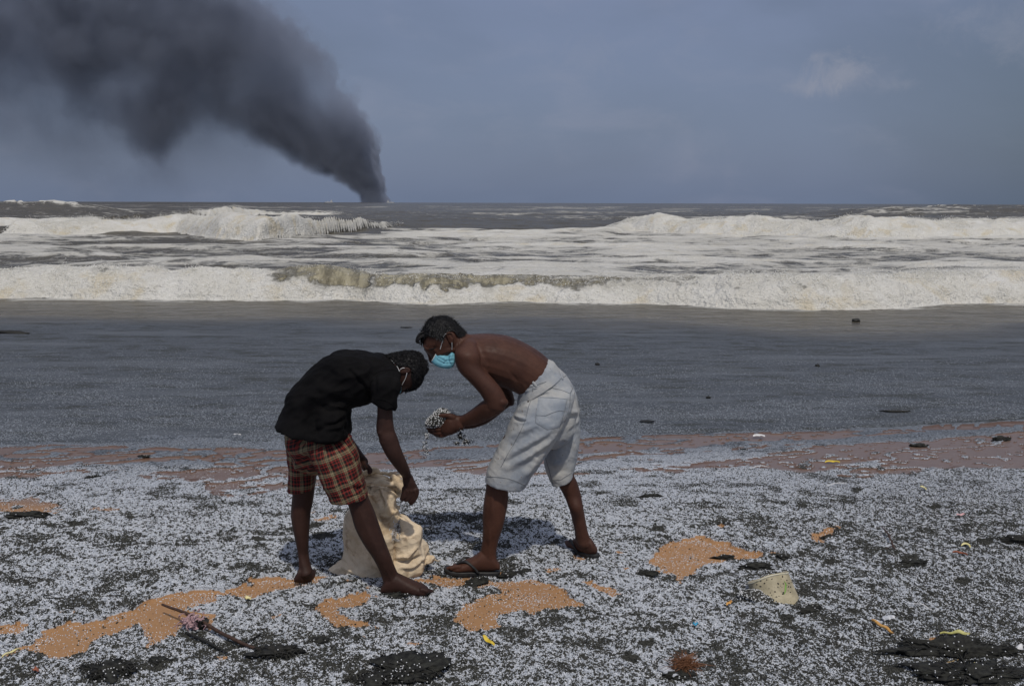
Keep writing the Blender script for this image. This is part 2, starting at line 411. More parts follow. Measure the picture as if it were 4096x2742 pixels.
# ------------------------------------------------------------------ instanced grains (each kind one uncountable mass)
def icomesh_gn(name, pts, scl, rot, mat, shape='ICO', flat=1.0):
    me = bpy.data.meshes.new(name)
    me.vertices.add(len(pts)); me.vertices.foreach_set('co', np.asarray(pts, np.float32).ravel())
    a = me.attributes.new('scl', 'FLOAT_VECTOR', 'POINT'); a.data.foreach_set('vector', np.asarray(scl, np.float32).ravel())
    a = me.attributes.new('rot', 'FLOAT_VECTOR', 'POINT'); a.data.foreach_set('vector', np.asarray(rot, np.float32).ravel())
    me.materials.append(mat)
    o = bpy.data.objects.new(name, me); C.objects.link(o)
    ng = bpy.data.node_groups.new(name, 'GeometryNodeTree')
    ng.interface.new_socket('Geometry', in_out='INPUT', socket_type='NodeSocketGeometry')
    ng.interface.new_socket('Geometry', in_out='OUTPUT', socket_type='NodeSocketGeometry')
    gi = ng.nodes.new('NodeGroupInput'); go = ng.nodes.new('NodeGroupOutput')
    if shape == 'ICO':
        s = ng.nodes.new('GeometryNodeMeshIcoSphere'); s.inputs['Radius'].default_value = 1; s.inputs['Subdivisions'].default_value = 1
    else:
        s = ng.nodes.new('GeometryNodeMeshCube'); s.inputs['Size'].default_value = (1.6, 1.6, 1.6)
    sm = ng.nodes.new('GeometryNodeSetMaterial'); sm.inputs['Material'].default_value = mat
    ng.links.new(s.outputs[0], sm.inputs[0])
    ip = ng.nodes.new('GeometryNodeInstanceOnPoints')
    ng.links.new(gi.outputs[0], ip.inputs['Points']); ng.links.new(sm.outputs[0], ip.inputs['Instance'])
    for nm, sock in (('scl', 'Scale'), ('rot', 'Rotation')):
        na = ng.nodes.new('GeometryNodeInputNamedAttribute'); na.data_type = 'FLOAT_VECTOR'; na.inputs[0].default_value = nm
        ng.links.new(na.outputs[0], ip.inputs[sock])
    ng.links.new(ip.outputs[0], go.inputs[0])
    md = o.modifiers.new('scatter', 'NODES'); md.node_group = ng
    return o
def rnd_rot(n): return rng.uniform(0, 6.283, (n, 3))
def sample_shore(n, y0, y1):
    u = rng.random(n); yy = np.sqrt(y0 * y0 + u * (y1 * y1 - y0 * y0)); xx = (rng.random(n) * 2 - 1) * (0.56 * yy + 0.05)
    return xx, yy
x_, y_ = sample_shore(720000, 3.3, 6.6)
b_ = bare(x_, y_); d_ = dark_field(x_, y_); cl = fbm(x_ * 75 + y_ * 12, y_ * 50, 3, 91, .65); cl2 = fbm(x_ * 9, y_ * 9, 3, 93)
bj_ = bare(x_ + rng.normal(0, .022, len(x_)), y_ + rng.normal(0, .03, len(x_)))
keep = (rng.random(len(x_)) < np.where(b_ > 0.5, 0.04 + 0.20 * sstep(cl2, .45, .75) + 0.45 * (bj_ < .5), 1.0))
keep &= rng.random(len(x_)) > 0.85 * sstep(y_, 5.0, 6.2)
x_, y_, b_, d_, cl, cl2 = (a[keep] for a in (x_, y_, b_, d_, cl, cl2))
score = cl * 1.5 + cl2 * 0.2 - 0.715 - 0.75 * d_ + (rng.random(len(x_)) - .5) * 0.55
isw = (score > -0.03) | ((b_ > 0.5) & (rng.random(len(x_)) < 0.75))
z_ = ground_h(x_, y_, b_)
r_ = rng.uniform(0.0014, 0.0026, len(x_))
pt = np.stack([x_, y_, z_ + r_ * 0.5], -1)
n_ = isw.sum()
pel = icomesh_gn('plastic_pellets', pt[isw], (r_[isw])[:, None] * rng.uniform(0.75, 1.25, (n_, 3)), rnd_rot(n_), M_pellet)
tag(pel, 'spilled white plastic pellets strewn over the beach', 'pellets', kind='stuff')
dk_ = ~isw; n_ = dk_.sum()
chb = icomesh_gn('charred_debris', pt[dk_], (r_[dk_] * 1.1)[:, None] * rng.uniform(0.5, 1.7, (n_, 3)), rnd_rot(n_), M_char, 'CUBE')
tag(chb, 'black burnt grit and seaweed crumbs mixed into the pellets', 'debris', kind='stuff')

# ------------------------------------------------------------------ sea
def curve_w(pts, z=WL):
    a = V(pts); w = G(a[:, 0], a[:, 1], z); o = np.argsort(w[:, 0]); return w[o, 0], w[o, 1]
breakers = []
def breaker(base_pts, top_pts, dc, L, xlim, foam=1.0, nose=0.8):
    bx, by = curve_w(base_pts)
    t = V(top_pts); yb = []
    # iterate: crest distance depends on base distance below it
    x_guess = (t[:, 0] - 2048) / FPX * np.mean(by); yb = np.interp(x_guess, bx, by) + dc
    for _ in range(40):
        pw = P(t[:, 0], t[:, 1], yb); yb = 0.7 * yb + 0.3 * (np.interp(pw[:, 0], bx, by) + dc)
    pw = P(t[:, 0], t[:, 1], yb); pw = pw[np.argsort(pw[:, 0])]
    breakers.append(dict(bx=bx, by=by, hx=pw[:, 0], hz=np.maximum(pw[:, 2] - WL, 0.02) * (1.0 if dc < 1 else 0.93), dc=dc, L=L, xlim=xlim, foam=foam, nose=nose))
breaker([(-700,684),(0,682),(200,683),(400,685),(600,688),(700,686),(780,682),(840,686),(900,690),(1000,693),(1200,690),(1350,694),(1500,695),(1700,704),(1900,709),(2050,704),(2180,694),(2342,693),(3000,690)],
        [(-700,615),(0,617),(100,611),(200,612),(300,609),(400,617),(500,613),(600,620),(680,610),(740,604),(790,612),(850,624),(900,629),(1000,626),(1100,631),(1300,632),(1500,632),(1700,628),(1900,630),(2100,626),(2342,619),(3000,620)],
        0.95, 1.9, (-60, 60))
breaker([(-700,530),(0,535),(100,517),(200,522),(300,531),(400,531),(500,547),(590,553),(700,543),(800,530),(870,522),(900,520)],
        [(-700,500),(0,497),(50,500),(125,506),(175,502),(300,502),(385,495),(525,490),(650,490),(750,488),(825,492),(870,502)], 2.2, 4.5, (-200, P(850*K, 500*K, 58)[0]))
breaker([(1380,536),(1450,530),(1600,536),(1800,540),(2000,545),(2342,545),(3100,545)],
        [(1390,508),(1420,496),(1451,490),(1496,489),(1571,500),(1671,497),(1721,492),(1780,500),(1846,504),(1900,500),(1971,491),(2030,500),(2071,496),(2121,502),(2221,500),(2342,500),(3100,500)], 3.2, 6.0, (P(1385*K, 500*K, 66)[0], 300))
breaker([(225,503),(300,500),(450,496),(600,492),(660,490)],
        [(235,488),(270,470),(285,468),(330,471),(420,473),(500,470),(545,468),(575,478),(640,484)], 3.5, 8.0, (P(262*K, 480*K, 100)[0], P(580*K, 480*K, 100)[0]))
def sea_fields(x, y):
    n = len(x)
    hh = np.zeros(n); foam = np.zeros(n); face = np.zeros(n); wild = np.zeros(n)
    for i, bk in enumerate(breakers):
        sc = 1
        wob = (0.26 if i == 0 else 0.7) * (fbm(x / (1.7 if i == 0 else 7.0), y * 0 + i * 7.7, 4 if i == 0 else 2, 101 + i, .6) - .5) * 2
        s = y - np.interp(x, bk['bx'], bk['by']) - wob
        hz = np.interp(x, bk['hx'], bk['hz'])
        x0, x1 = bk['xlim']; tw = 0.25 if i == 0 else 4.0
        win = sstep(x, x0 - tw, x0 + tw) * sstep(x, x1 + tw, x1 - tw)
        hz = hz * win
        t = np.clip(s / bk['dc'], 0, 1)
        front = np.sin(t * math.pi / 2) ** 0.75
        back = np.exp(-(np.maximum(s - bk['dc'], 0) / bk['L']) ** 1.6)
        prof = np.where(s < 0, 0, np.where(s < bk['dc'], front, back))
        hh = np.maximum(hh, hz * prof)
        f = sstep(s, -0.20 * bk['dc'], -0.04 * bk['dc']) * sstep(s, bk['dc'] * (1.7 + (i == 2) * 2), bk['dc'] * 1.05) * win
        if i == 0:
            px = 2048 + FPX * x / y
            pw_ = px + 90 * (fbm(x * 3, y * 3, 3, 119) - .5)
            curl = sstep(pw_, 1210, 1370) * sstep(pw_, 1530, 1420)             # the green-brown unbroken face
            ng = fbm(x * 5, y * 0, 3, 120)
            lip = sstep(px, 1000, 1150) * sstep(px, 1500, 1400) * sstep(t + 0.35 * (ng - .5), 0.16, 0.42) * 0.85
            lip2 = sstep(px, 1470, 1520) * sstep(px, 4400, 2000) * sstep(t + 0.4 * (ng - .5), 0.14, 0.44) * (0.55 + 0.4 * sstep(px, 3200, 1500))
            lip3 = sstep(px, 1200, 600) * sstep(t + 0.5 * (ng - .5), 0.35, 0.75) * 0.35
            fc = np.maximum(np.maximum(np.maximum(curl * sstep(t, 0.03, 0.14), lip), lip2), lip3) * (s > 0) * (s < bk['dc'] * 1.25)
            face = np.maximum(face, fc)
            f = f * (1 - curl * 0.7 * sstep(t, 0.05, 0.3))
            f = np.where(fc > 0, f * (1 - 0.55 * fc), f)
        foam = np.maximum(foam, f * bk['foam'])
        wild = np.maximum(wild, f * (0.35 if i == 1 else 1.0))
    return hh, foam, face, wild
def swell(x, y):
    far = sstep(y, 95, 130)
    # dark unbroken swells further out
    cy = 150 + 6 * (fbm(x / 40, x * 0, 3, 131) - .5)
    wL = sstep(x, P(250*K, 470*K, 150)[0] + 6, P(250*K, 470*K, 150)[0] - 10)
    wR = sstep(x, P(1780*K, 470*K, 150)[0], P(2050*K, 470*K, 150)[0])
    amp = 1.72 * np.maximum(wL, wR * 0.93)
    s = (y - cy)
    z = amp * np.where(s < 0, np.exp(-(s / 9) ** 2), np.exp(-(s / 14) ** 2))
    z += 0.8 * far * (fbm(x / 30, y / 9, 3, 133) - .5)
    mid = sstep(y, 20, 26) * sstep(y, 220, 120)
    z += mid * 0.62 * (fbm(x / 5.0, y / 2.2, 4, 135) - .5)
    cap = amp * 0
    pxl = 2342 / 4096 * (2048 + FPX * x / y)
    m1 = ((pxl > 96) & (pxl < 192)) | ((pxl > 18) & (pxl < 62)) | ((pxl > 2112) & (pxl < 2262))
    cap = m1 * (np.abs(s + 2 * (fbm(x / 3, y * 0, 3, 139) - .5)) < 1.7) * sstep(fbm(x / 1.6, y / 1.2, 4, 137, .6), 0.38, 0.56)
    return z, cap
rows = np.concatenate([np.arange(6.2, 9, 0.035), np.arange(9, 16.2, 0.055), np.arange(16.2, 21.5, 0.034), np.arange(21.5, 46, 0.17),
                       np.arange(46, 60, 0.15), np.arange(60, 75, 0.25), np.arange(75, 115, 0.5), np.arange(115, 200, 1.0), np.geomspace(200, 30000, 50)])
X, Y = fan(rows, 540, 0.62, 0.8, 400)
xf, yf = X.ravel(), Y.ravel()
hh, foam, face, wild = sea_fields(xf, yf)
sw, cap = swell(xf, yf)
Z = WL + hh + sw * (yf > 20)
near = sstep(yf, 16.5, 9)
rip = 0.022 * (fbm(xf * 0.9, yf * 2.4, 4, 141) - .5) + 0.012 * (fbm(xf * 4, yf * 9, 3, 143) - .5)
Z += rip * sstep(yf, 6.6, 8.5) * sstep(yf, 40, 16)
rough_f = (fbm(xf * 3.3, yf * 3.3, 5, 151, .62) - .45)
amp = np.where(yf < 30, 0.15, np.where(yf < 80, 0.45, 0.6))
sc_f = (fbm(xf * 0.9, yf * 0.9, 3, 153, .55) - .45)
y1_ = np.interp(xf, breakers[0]['bx'], breakers[0]['by'])
fine_f = fbm(xf * 14, yf * 9, 4, 157, .6) - .5
wild = wild * (0.35 + 0.65 * sstep(yf - y1_, 0.0, 0.5))
Z += wild * np.where(yf < 30, rough_f * amp + 0.07 * fine_f, sc_f * amp + 0.16 * (fbm(xf * 2.6, yf * 2, 2, 159) - .5))
cap = cap * (hh < 0.1); Z += cap * 0.35 * fbm(xf / 1.2, yf / 1.2, 3, 155)
foam = np.maximum(foam, cap * 0.95)
# lace on the backwash between the breakers
pxl = 2342 / 4096 * (2048 + FPX * xf / yf)
y1 = np.interp(xf, breakers[0]['bx'], breakers[0]['by'])
yw_ = yf + 16 * (fbm(xf / 9, yf / 9, 4, 167, .6) - .5)
lace = sstep(yf - y1, 1.0, 2.0) * sstep(yw_, 78, 60) * (0.55 + 0.095 * sstep(pxl, 700, 1100) + 0.16 * (fbm(xf * .12, yf * .2, 3, 163) - .5))
lace = lace + 0.06 * sstep(yf, 34, 50) * sstep(yf, 74, 60) * sstep(pxl, 850, 1000)
lace = lace * np.where((yf > 55) & (pxl < 870), 0.5, 1)
foam = np.maximum(foam, lace)
mid_sw = (fbm(xf / 5.0, yf / 2.2, 4, 135) - .5)
foam = np.maximum(foam, lace * (1 + 0.28 * sstep(mid_sw, 0.02, 0.16)))
skirt = sstep(yf - y1, -5.5, -0.6) * sstep(yf - y1, 0.25, 0.05) * (0.36 + 0.30 * sstep(yf - y1, -0.8, -0.1))
foam = np.maximum(foam, skirt)
foam = np.maximum(foam, (0.44 + 0.16 * sstep(fbm(xf / 14, yf / 8, 3, 165), .5, .65)) * sstep(yf, 95, 110) * sstep(yf, 1500, 300) * (hh < 0.2))
slush = sstep(y1 - yf + 1.6 * (fbm(xf * .5, yf * .9, 3, 161) - .5), 2.2, 4.2)
edge_d = yf - wash_y(xf) - 0.10 * (fbm(xf * 3.5, yf * 4, 3, 23) - .5)
Z = np.where(edge_d < 0.08, Z - 0.09 * sstep(edge_d, 0.05, -0.03), Z)
M_sea, h, out = new_mat('sea_water')
p = h.pos(); fo = h.attr('foam'); fc = h.attr('face'); sl = h.attr('slush')
pa = h.vmath('MULTIPLY', p, (0.55, 1.0, 1.0))
dist = h.t.nodes.new('ShaderNodeVectorMath'); dist.operation = 'LENGTH'; h.t.links.new(p, dist.inputs[0])
fa = h.rng(dist.outputs['Value'], 25, 60)
ln = h.noise(pa, 2.3, 7, 0.66, 0.6); lf = h.noise(pa, 0.75, 6, 0.66, 0.6); le = h.noise(p, 11.0, 4, 0.6)
lace_n = h.math('ADD', h.math('MULTIPLY', ln, h.math('SUBTRACT', 0.65, h.math('MULTIPLY', fa, 0.40))), h.math('MULTIPLY', lf, h.math('ADD', 0.35, h.math('MULTIPLY', fa, 0.40))))
lace_n = h.math('ADD', h.math('MULTIPLY', lace_n, 0.85), h.math('MULTIPLY', le, 0.15))
thr = h.math('SUBTRACT', 0.83, h.math('MULTIPLY', fo, 0.58))
fm = h.rng(h.math('SUBTRACT', lace_n, thr), -0.035, 0.075)
water = h.mix(h.noise(p, 0.35, 3, 0.5), col(0.060, 0.053, 0.038), col(0.115, 0.103, 0.076))
streak = h.noise(h.vmath('MULTIPLY', p, (9.0, 2.0, 0.8)), 1.0, 4, 0.6)
facec = h.mix(h.rng(streak, 0.35, 0.65), col(0.17, 0.150, 0.090), col(0.40, 0.36, 0.24))
water = h.mix(fc, water, facec)
fines = h.math('ADD', h.math('MULTIPLY', h.noise(p, 200.0, 2, 0.7), 0.45), h.math('MULTIPLY', h.noise(p, 45.0, 3, 0.7), 0.55)); mid = h.noise(h.vmath('MULTIPLY', p, (0.5, 1.5, 1)), 5.0, 5, 0.6, 0.3); lng = h.noise(h.vmath('MULTIPLY', p, (0.22, 1.5, 1)), 1.6, 5, 0.6, 0.5)
bits = h.vor(p, 90.0)
slc = h.mix(h.rng(fines, 0.38, 0.62), col(0.024, 0.028, 0.033), col(0.130, 0.148, 0.172))
slc = h.mix(h.rng(mid, 0.48, 0.62), slc, col(0.045, 0.050, 0.050))
slc = h.mix(h.math('MULTIPLY', h.rng(lng, 0.48, 0.68), 0.75), slc, col(0.12, 0.135, 0.155))
water = h.mix(sl, water, slc)
foamc = h.mix(h.noise(p, 1.3, 4, 0.6), col(0.58, 0.555, 0.47), col(0.86, 0.86, 0.84))
yell = h.math('MULTIPLY', h.rng(fo, 0.72, 0.98), h.rng(h.noise(p, 1.1, 4, 0.6, 0.4), 0.50, 0.68))
foamc = h.mix(h.math('MULTIPLY', yell, 0.5), foamc, col(0.60, 0.50, 0.30))
thin = h.rng(fo, 0.5, 0.95, 0.66, 1.0)
cc = h.mix(h.math('MULTIPLY', fm, thin), water, foamc)
hb = h.math('ADD', h.math('MULTIPLY', h.noise(pa, 2.2, 6, 0.6, 0.3), 1.0), h.math('MULTIPLY', fm, h.math('ADD', 0.12, h.math('MULTIPLY', le, 0.5))))
nb = bump(h, hb, 0.30, 0.9)
nb2 = bump(h, h.math('ADD', h.math('MULTIPLY', fines, 0.5), mid), 0.03, 0.9)
nm = h.t.nodes.new('ShaderNodeMix'); nm.data_type = 'VECTOR'; h.set(nm, 0, sl); h.set(nm, 4, nb); h.set(nm, 5, nb2)
ro = h.math('MAXIMUM', h.math('MULTIPLY', fm, 0.75), h.rng(sl, 0, 1, 0.25, 0.62))
principled(h, out, cc, ro, nm.outputs[1], h.rng(dist.outputs['Value'], 14, 60, 0.36, 0.10))
sea = mesh_obj('sea', np.stack([xf, yf, Z], -1), grid_faces(*X.shape), M_sea, attrs={'foam': foam, 'face': face, 'slush': slush})
tag(sea, kind='structure')
M_wetp = mat_rand('wet_pellet', (0.10, 0.115, 0.135), (0.32, 0.35, 0.39), 0.4, 0.4)
n_ = 230000; yy_ = 6.5 + rng.random(n_) ** 1.3 * 6.5; xx_ = (rng.random(n_) * 2 - 1) * 0.56 * yy_
kp = (rng.random(n_) < sstep(yy_, 13.2, 8.5)) & (rng.random(n_) < 0.25 + 0.75 * sstep(fbm(xx_ * 1.2, yy_ * 3.0, 4, 181), .40, .60)) & (yy_ > wash_y(xx_) - .02)
xx_, yy_ = xx_[kp], yy_[kp]; n_ = len(xx_)
zz_ = WL + (0.022 * (fbm(xx_ * 0.9, yy_ * 2.4, 4, 141) - .5) + 0.012 * (fbm(xx_ * 4, yy_ * 9, 3, 143) - .5)) * sstep(yy_, 6.6, 8.5)
zz_ = np.maximum(zz_, np.where(yy_ < 7.6, ground_h(xx_, yy_), -9)); r0_ = rng.uniform(.0022, .0045, n_)
o = icomesh_gn('floating_pellets', np.stack([xx_, yy_, zz_ + r0_ * .2], -1), r0_[:, None] * rng.uniform(.7, 1.3, (n_, 3)) * np.array([1.3, 1.3, .6]), rnd_rot(n_) * np.array([0, 0, 1]), M_wetp)
tag(o, 'grey scum of wet plastic pellets floating in the shallows', 'pellets', kind='stuff')
M_foam = mat_rand('foam_spray', (0.62, 0.60, 0.53), (0.86, 0.86, 0.84), 0.7, 0.2)
labels = ['churning white spray along the nearest long breaker', 'white foam tumbling down the middle-distance breaker on the left',
          'ragged foam crests of the middle-distance breaker on the right', 'foam on the farthest left breaker below the smoke']
for i, bk in enumerate(breakers):
    x0 = max(bk['xlim'][0], -0.56 * bk['by'].mean()); x1 = min(bk['xlim'][1], 0.56 * bk['by'].mean())
    n = (110000, 45000, 45000, 12000)[i]
    xs = rng.uniform(x0, x1, n)
    yb = np.interp(xs, bk['bx'], bk['by']); t = rng.random(n) ** 0.7 * 1.15
    ysx = yb + t * bk['dc']
    h_, f_, fc_, w_ = sea_fields(xs, ysx)
    k_ = 1.0 if i == 0 else 2.3
    jet = fbm(xs / (0.35 * k_), ysx * 0, 3, 171 + i, .65)
    rough_s = np.where(ysx < 30, (fbm(xs * 3.3, ysx * 3.3, 5, 151, .62) - .45) * 0.11, (fbm(xs * .9, ysx * .9, 3, 153, .55) - .45) * .34)
    zz = WL + h_ + w_ * rough_s * 1.4 + (rng.exponential(0.014 * k_, n)) * (0.2 + 2.4 * sstep(jet, .35, .8) * sstep(t, 0.3, 0.9)) - 0.01
    keep = rng.random(n) < np.minimum(w_ * (2.8 if i == 1 else 1), 1) * 0.9 * (1 - 0.8 * fc_) * (1.0 if i != 1 else (1 - 0.85 * sstep(xs, -19, -13)))
    r = rng.uniform(0.003, 0.010, n) * k_ * (0.8 if i else 1)
    pts_ = np.stack([xs, ysx, zz], -1)[keep]
    o = icomesh_gn('breaker_foam', pts_, r[keep][:, None] * rng.uniform(0.5, 1.4, (keep.sum(), 3)), rnd_rot(keep.sum()), M_foam)
    tag(o, labels[i], 'foam', kind='stuff')

# ------------------------------------------------------------------ smoke plume, far out at sea
SD = 6000.0
top_px = V([(-500,-260),(0,-230),(250,-150),(450,-75),(520,-40),(600,8),(680,62),(740,120),(800,190),(826,235),(858,282),(868,330),(884,372),(889,425),(884,462),(885,480)])
bot_px = V([(-500,250),(0,268),(100,285),(190,320),(260,360),(310,415),(370,420),(415,370),(450,335),(500,322),(560,340),(600,358),(650,368),(700,392),(760,408),(792,425),(832,455),(842,478),(888,480)])
tw = P(top_px[:, 0], top_px[:, 1], SD); bw = P(bot_px[:, 0], bot_px[:, 1], SD)
XA, XB = tw[0, 0], tw[-1, 0] + 10; ZT = 2400.0
xs = np.linspace(XA, XB, 140); tz = np.interp(xs, tw[:, 0], tw[:, 2]); bz = np.interp(xs, bw[:, 0], bw[:, 2]); bz = np.maximum(bz, -60)
M_smoke, h, out = new_mat('black_smoke')
p0 = h.pos()
wv = h.vmath('SUBTRACT', h.noise(p0, 0.0052, 5, 0.62, 0.0, 'Color'), (0.5, 0.5, 0.5))
sp = h.t.nodes.new('ShaderNodeSeparateXYZ'); h.t.links.new(p0, sp.inputs[0])
amp = h.math('ADD', 60.0, h.math('MULTIPLY', h.rng(sp.outputs[2], 0, 1200), 260.0))
p1 = h.vmath('ADD', p0, h.vmath('SCALE', wv, amp))
bil = h.math('ADD', h.vor(h.vmath('ADD', p0, h.vmath('SCALE', wv, 60.0)), 0.0062), h.math('MULTIPLY', h.vor(p0, 0.016), 0.45))
bila = h.math('MULTIPLY', h.math('SUBTRACT', bil, 0.55), h.math('ADD', 45.0, h.math('MULTIPLY', h.rng(sp.outputs[2], 100, 900), 75.0)))
cb = h.t.nodes.new('ShaderNodeCombineXYZ'); h.set(cb, 0, bila); h.set(cb, 2, bila)
p1 = h.vmath('ADD', p1, cb.outputs[0])
s1 = h.t.nodes.new('ShaderNodeSeparateXYZ'); h.t.links.new(p1, s1.inputs[0])
tx = h.rng(s1.outputs[0], XA, XB, 0, 1, False)
def fcurve(vals):
    nd = h.t.nodes.new('ShaderNodeFloatCurve'); cv = nd.mapping.curves[0]
    ii = np.linspace(0, len(xs) - 1, 32).astype(int)
    ii = np.unique(np.concatenate([ii, np.linspace(len(xs) * 0.9, len(xs) - 1, 10).astype(int)]))
    cv.points[0].location = (0, float(vals[0])); cv.points[1].location = (1, float(vals[-1]))
    for k in ii[1:-1]: cv.points.new(float(k / (len(xs) - 1)), float(vals[k]))
    for q in cv.points: q.handle_type = 'VECTOR'
    nd.mapping.update(); h.set(nd, 'Value', tx)
    return h.math('MULTIPLY', nd.outputs[0], ZT)
top = fcurve(np.clip(tz / ZT, 0, 1)); bot = h.math('SUBTRACT', fcurve(np.clip((bz + 60) / ZT, 0, 1)), 60.0)
left = h.rng(tx, 0.97, 0.55)
softb = h.math('ADD', 45.0, h.math('MULTIPLY', left, 560.0))
softt = h.math('ADD', 17.0, h.math('MULTIPLY', h.rng(tx, 0.80, 0.30), 200.0))
a = h.math('DIVIDE', h.math('SUBTRACT', top, s1.outputs[2]), softt)
wsp = h.math('MULTIPLY', h.math('SUBTRACT', h.noise(h.vmath('MULTIPLY', p0, (1.0, 1.0, 0.45)), 0.0045, 4, 0.6), 0.5), h.math('MULTIPLY', left, 420.0))
b = h.math('DIVIDE', h.math('ADD', h.math('SUBTRACT', s1.outputs[2], bot), wsp), softb)
edge = h.rng(h.math('MINIMUM', a, b), 0.0, 1.0)
hy = h.math('ADD', 55.0, h.math('MULTIPLY', h.rng(sp.outputs[2], 0, 900, 0, 1, False), 330.0))
yy = h.math('DIVIDE', h.math('SUBTRACT', s1.outputs[1], SD), hy)
fy = h.math('SUBTRACT', 1.0, h.math('MULTIPLY', yy, yy), clamp=True)
var = h.rng(h.noise(p0, 0.0021, 4, 0.6, 0.3), 0.30, 0.64, 0.30, 1.3)
xfar = h.rng(s1.outputs[0], XB + 8, XB - 4)
basec = h.math('ADD', h.math('ADD', 0.0070, h.math('MULTIPLY', left, 0.003)), h.math('MULTIPLY', h.rng(sp.outputs[2], 700, 0), 0.030))
dens = h.math('MULTIPLY', h.math('MULTIPLY', edge, fy), h.math('MULTIPLY', var, h.math('MULTIPLY', basec, xfar)))
veil = h.math('MULTIPLY', h.math('MULTIPLY', h.rng(h.math('SUBTRACT', s1.outputs[2], bot), -430.0, 60.0), fy), h.math('MULTIPLY', h.math('MULTIPLY', var, left), 0.0030))
dens = h.math('MAXIMUM', dens, veil)
pv = h.t.nodes.new('ShaderNodeVolumePrincipled')
pv.inputs['Color'].default_value = (0.42, 0.47, 0.59, 1); h.set(pv, 'Density', dens); pv.inputs['Anisotropy'].default_value = 0.0
h.t.links.new(pv.outputs[0], out.inputs[1])
# closed hull round the plume, a little wider than the smoke itself
xs2 = np.linspace(XA, XB + 60, 90); vv = []; nseg = 14
for xx in xs2:
    t_ = np.interp(xx, xs, tz) + 130 if xx < XB - 60 else np.interp(xx, xs, tz) + 60
    b_ = max(np.interp(xx, xs, bz) - 420, -40) if xx < XB - 100 else -40
    t_ = max(t_, b_ + 60)
    c_, r_z = (t_ + b_) / 2, (t_ - b_) / 2; ry = 60 + 400 * np.clip(t_ / 1000, 0, 1)
    for k in range(nseg):
        an = 2 * math.pi * k / nseg
        cz, sy = math.cos(an), math.sin(an)
        vv.append((xx, SD + ry * np.sign(sy) * abs(sy) ** 0.8, c_ + r_z * np.sign(cz) * abs(cz) ** 0.6))
ff = []
for i in range(len(xs2) - 1):
    for k in range(nseg):
        a0 = i * nseg + k; a1 = i * nseg + (k + 1) % nseg
        ff.append((a0, a0 + nseg, a1 + nseg, a1))
ff.append(tuple(range(nseg))); ff.append(tuple((len(xs2) - 1) * nseg + k for k in range(nseg))[::-1])
smoke = mesh_obj('smoke_plume', vv, ff, M_smoke)
tag(smoke, 'huge dark smoke plume rising from the horizon and drifting left', 'smoke', kind='stuff')

# ================================================================== figures
def z1(x, y): return 1050 + x / 1.425, 1350 + y / 1.425
def z2(x, y): return 1600 + x / 1.4, 1230 + y / 1.4
def z3(x, y): return 1640 + x / 2.85, 1230 + y / 2.85
def z4(x, y): return 1500 + x / 4.9, 1380 + y / 4.9
def z5(x, y): return 1280 + x / 2.85, 1850 + y / 2.85
def z6(x, y): return 1650 + x / 5.8575, 1600 + y / 5.8575
def z7(x, y): return 2000 + x / 2.85, 1450 + y / 2.85
def z8(x, y): return 1100 + x / 3.905, 1380 + y / 3.905
def z9(x, y): return 1540 + x / 7.84, 1850 + y / 7.84

def catmull(a, sub):
    a = np.asarray(a, float); n = len(a)
    if n < 3:
        t = np.linspace(0, 1, sub * (n - 1) + 1)[:, None]; return a[0] * (1 - t) + a[-1] * t
    e = np.vstack([2 * a[0] - a[1], a, 2 * a[-1] - a[-2]]); out_ = []
    for i in range(n - 1):
        p0, p1, p2, p3 = e[i:i + 4]
        for t in np.linspace(0, 1, sub, endpoint=False):
            out_.append(0.5 * ((2 * p1) + (-p0 + p2) * t + (2 * p0 - 5 * p1 + 4 * p2 - p3) * t * t + (-p0 + 3 * p1 - 3 * p2 + p3) * t ** 3))
    out_.append(a[-1]); return np.array(out_)
def rings_mesh(C_, N1, N2, seg=26, ex=2.0, caps=(True, True)):
    """closed loft through elliptical rings; rounded caps"""
    C_, N1, N2 = list(C_), list(N1), list(N2)
    def cap(i, j):
        d = C_[i] - C_[j]; L = np.linalg.norm(d) + 1e-9; d = d / L
        r = min(np.linalg.norm(N1[i]), np.linalg.norm(N2[i]))
        return [(C_[i] + d * r * math.sin(a) * 0.8, N1[i] * math.cos(a), N2[i] * math.cos(a)) for a in (0.4, 0.8, 1.15, 1.45)]
    c0 = cap(0, 1)[::-1] if caps[0] else []; c1 = cap(-1, -2) if caps[1] else []
    seq = c0 + list(zip(C_, N1, N2)) + c1
    th = np.linspace(0, 2 * math.pi, seg, endpoint=False)
    cs, sn = np.cos(th), np.sin(th)
    cs = np.sign(cs) * np.abs(cs) ** (2 / ex); sn = np.sign(sn) * np.abs(sn) ** (2 / ex)
    vs = []
    for c, a, b in seq: vs.append(c + cs[:, None] * a + sn[:, None] * b)
    vs = np.concatenate(vs); n = len(seq); fs = []
    for i in range(n - 1):
        for k in range(seg):
            a0 = i * seg + k; a1 = i * seg + (k + 1) % seg
            fs.append((a0, a0 + seg, a1 + seg, a1))
    fs.append(tuple(range(seg))); fs.append(tuple(range((n - 1) * seg, n * seg))[::-1])
    return vs, fs
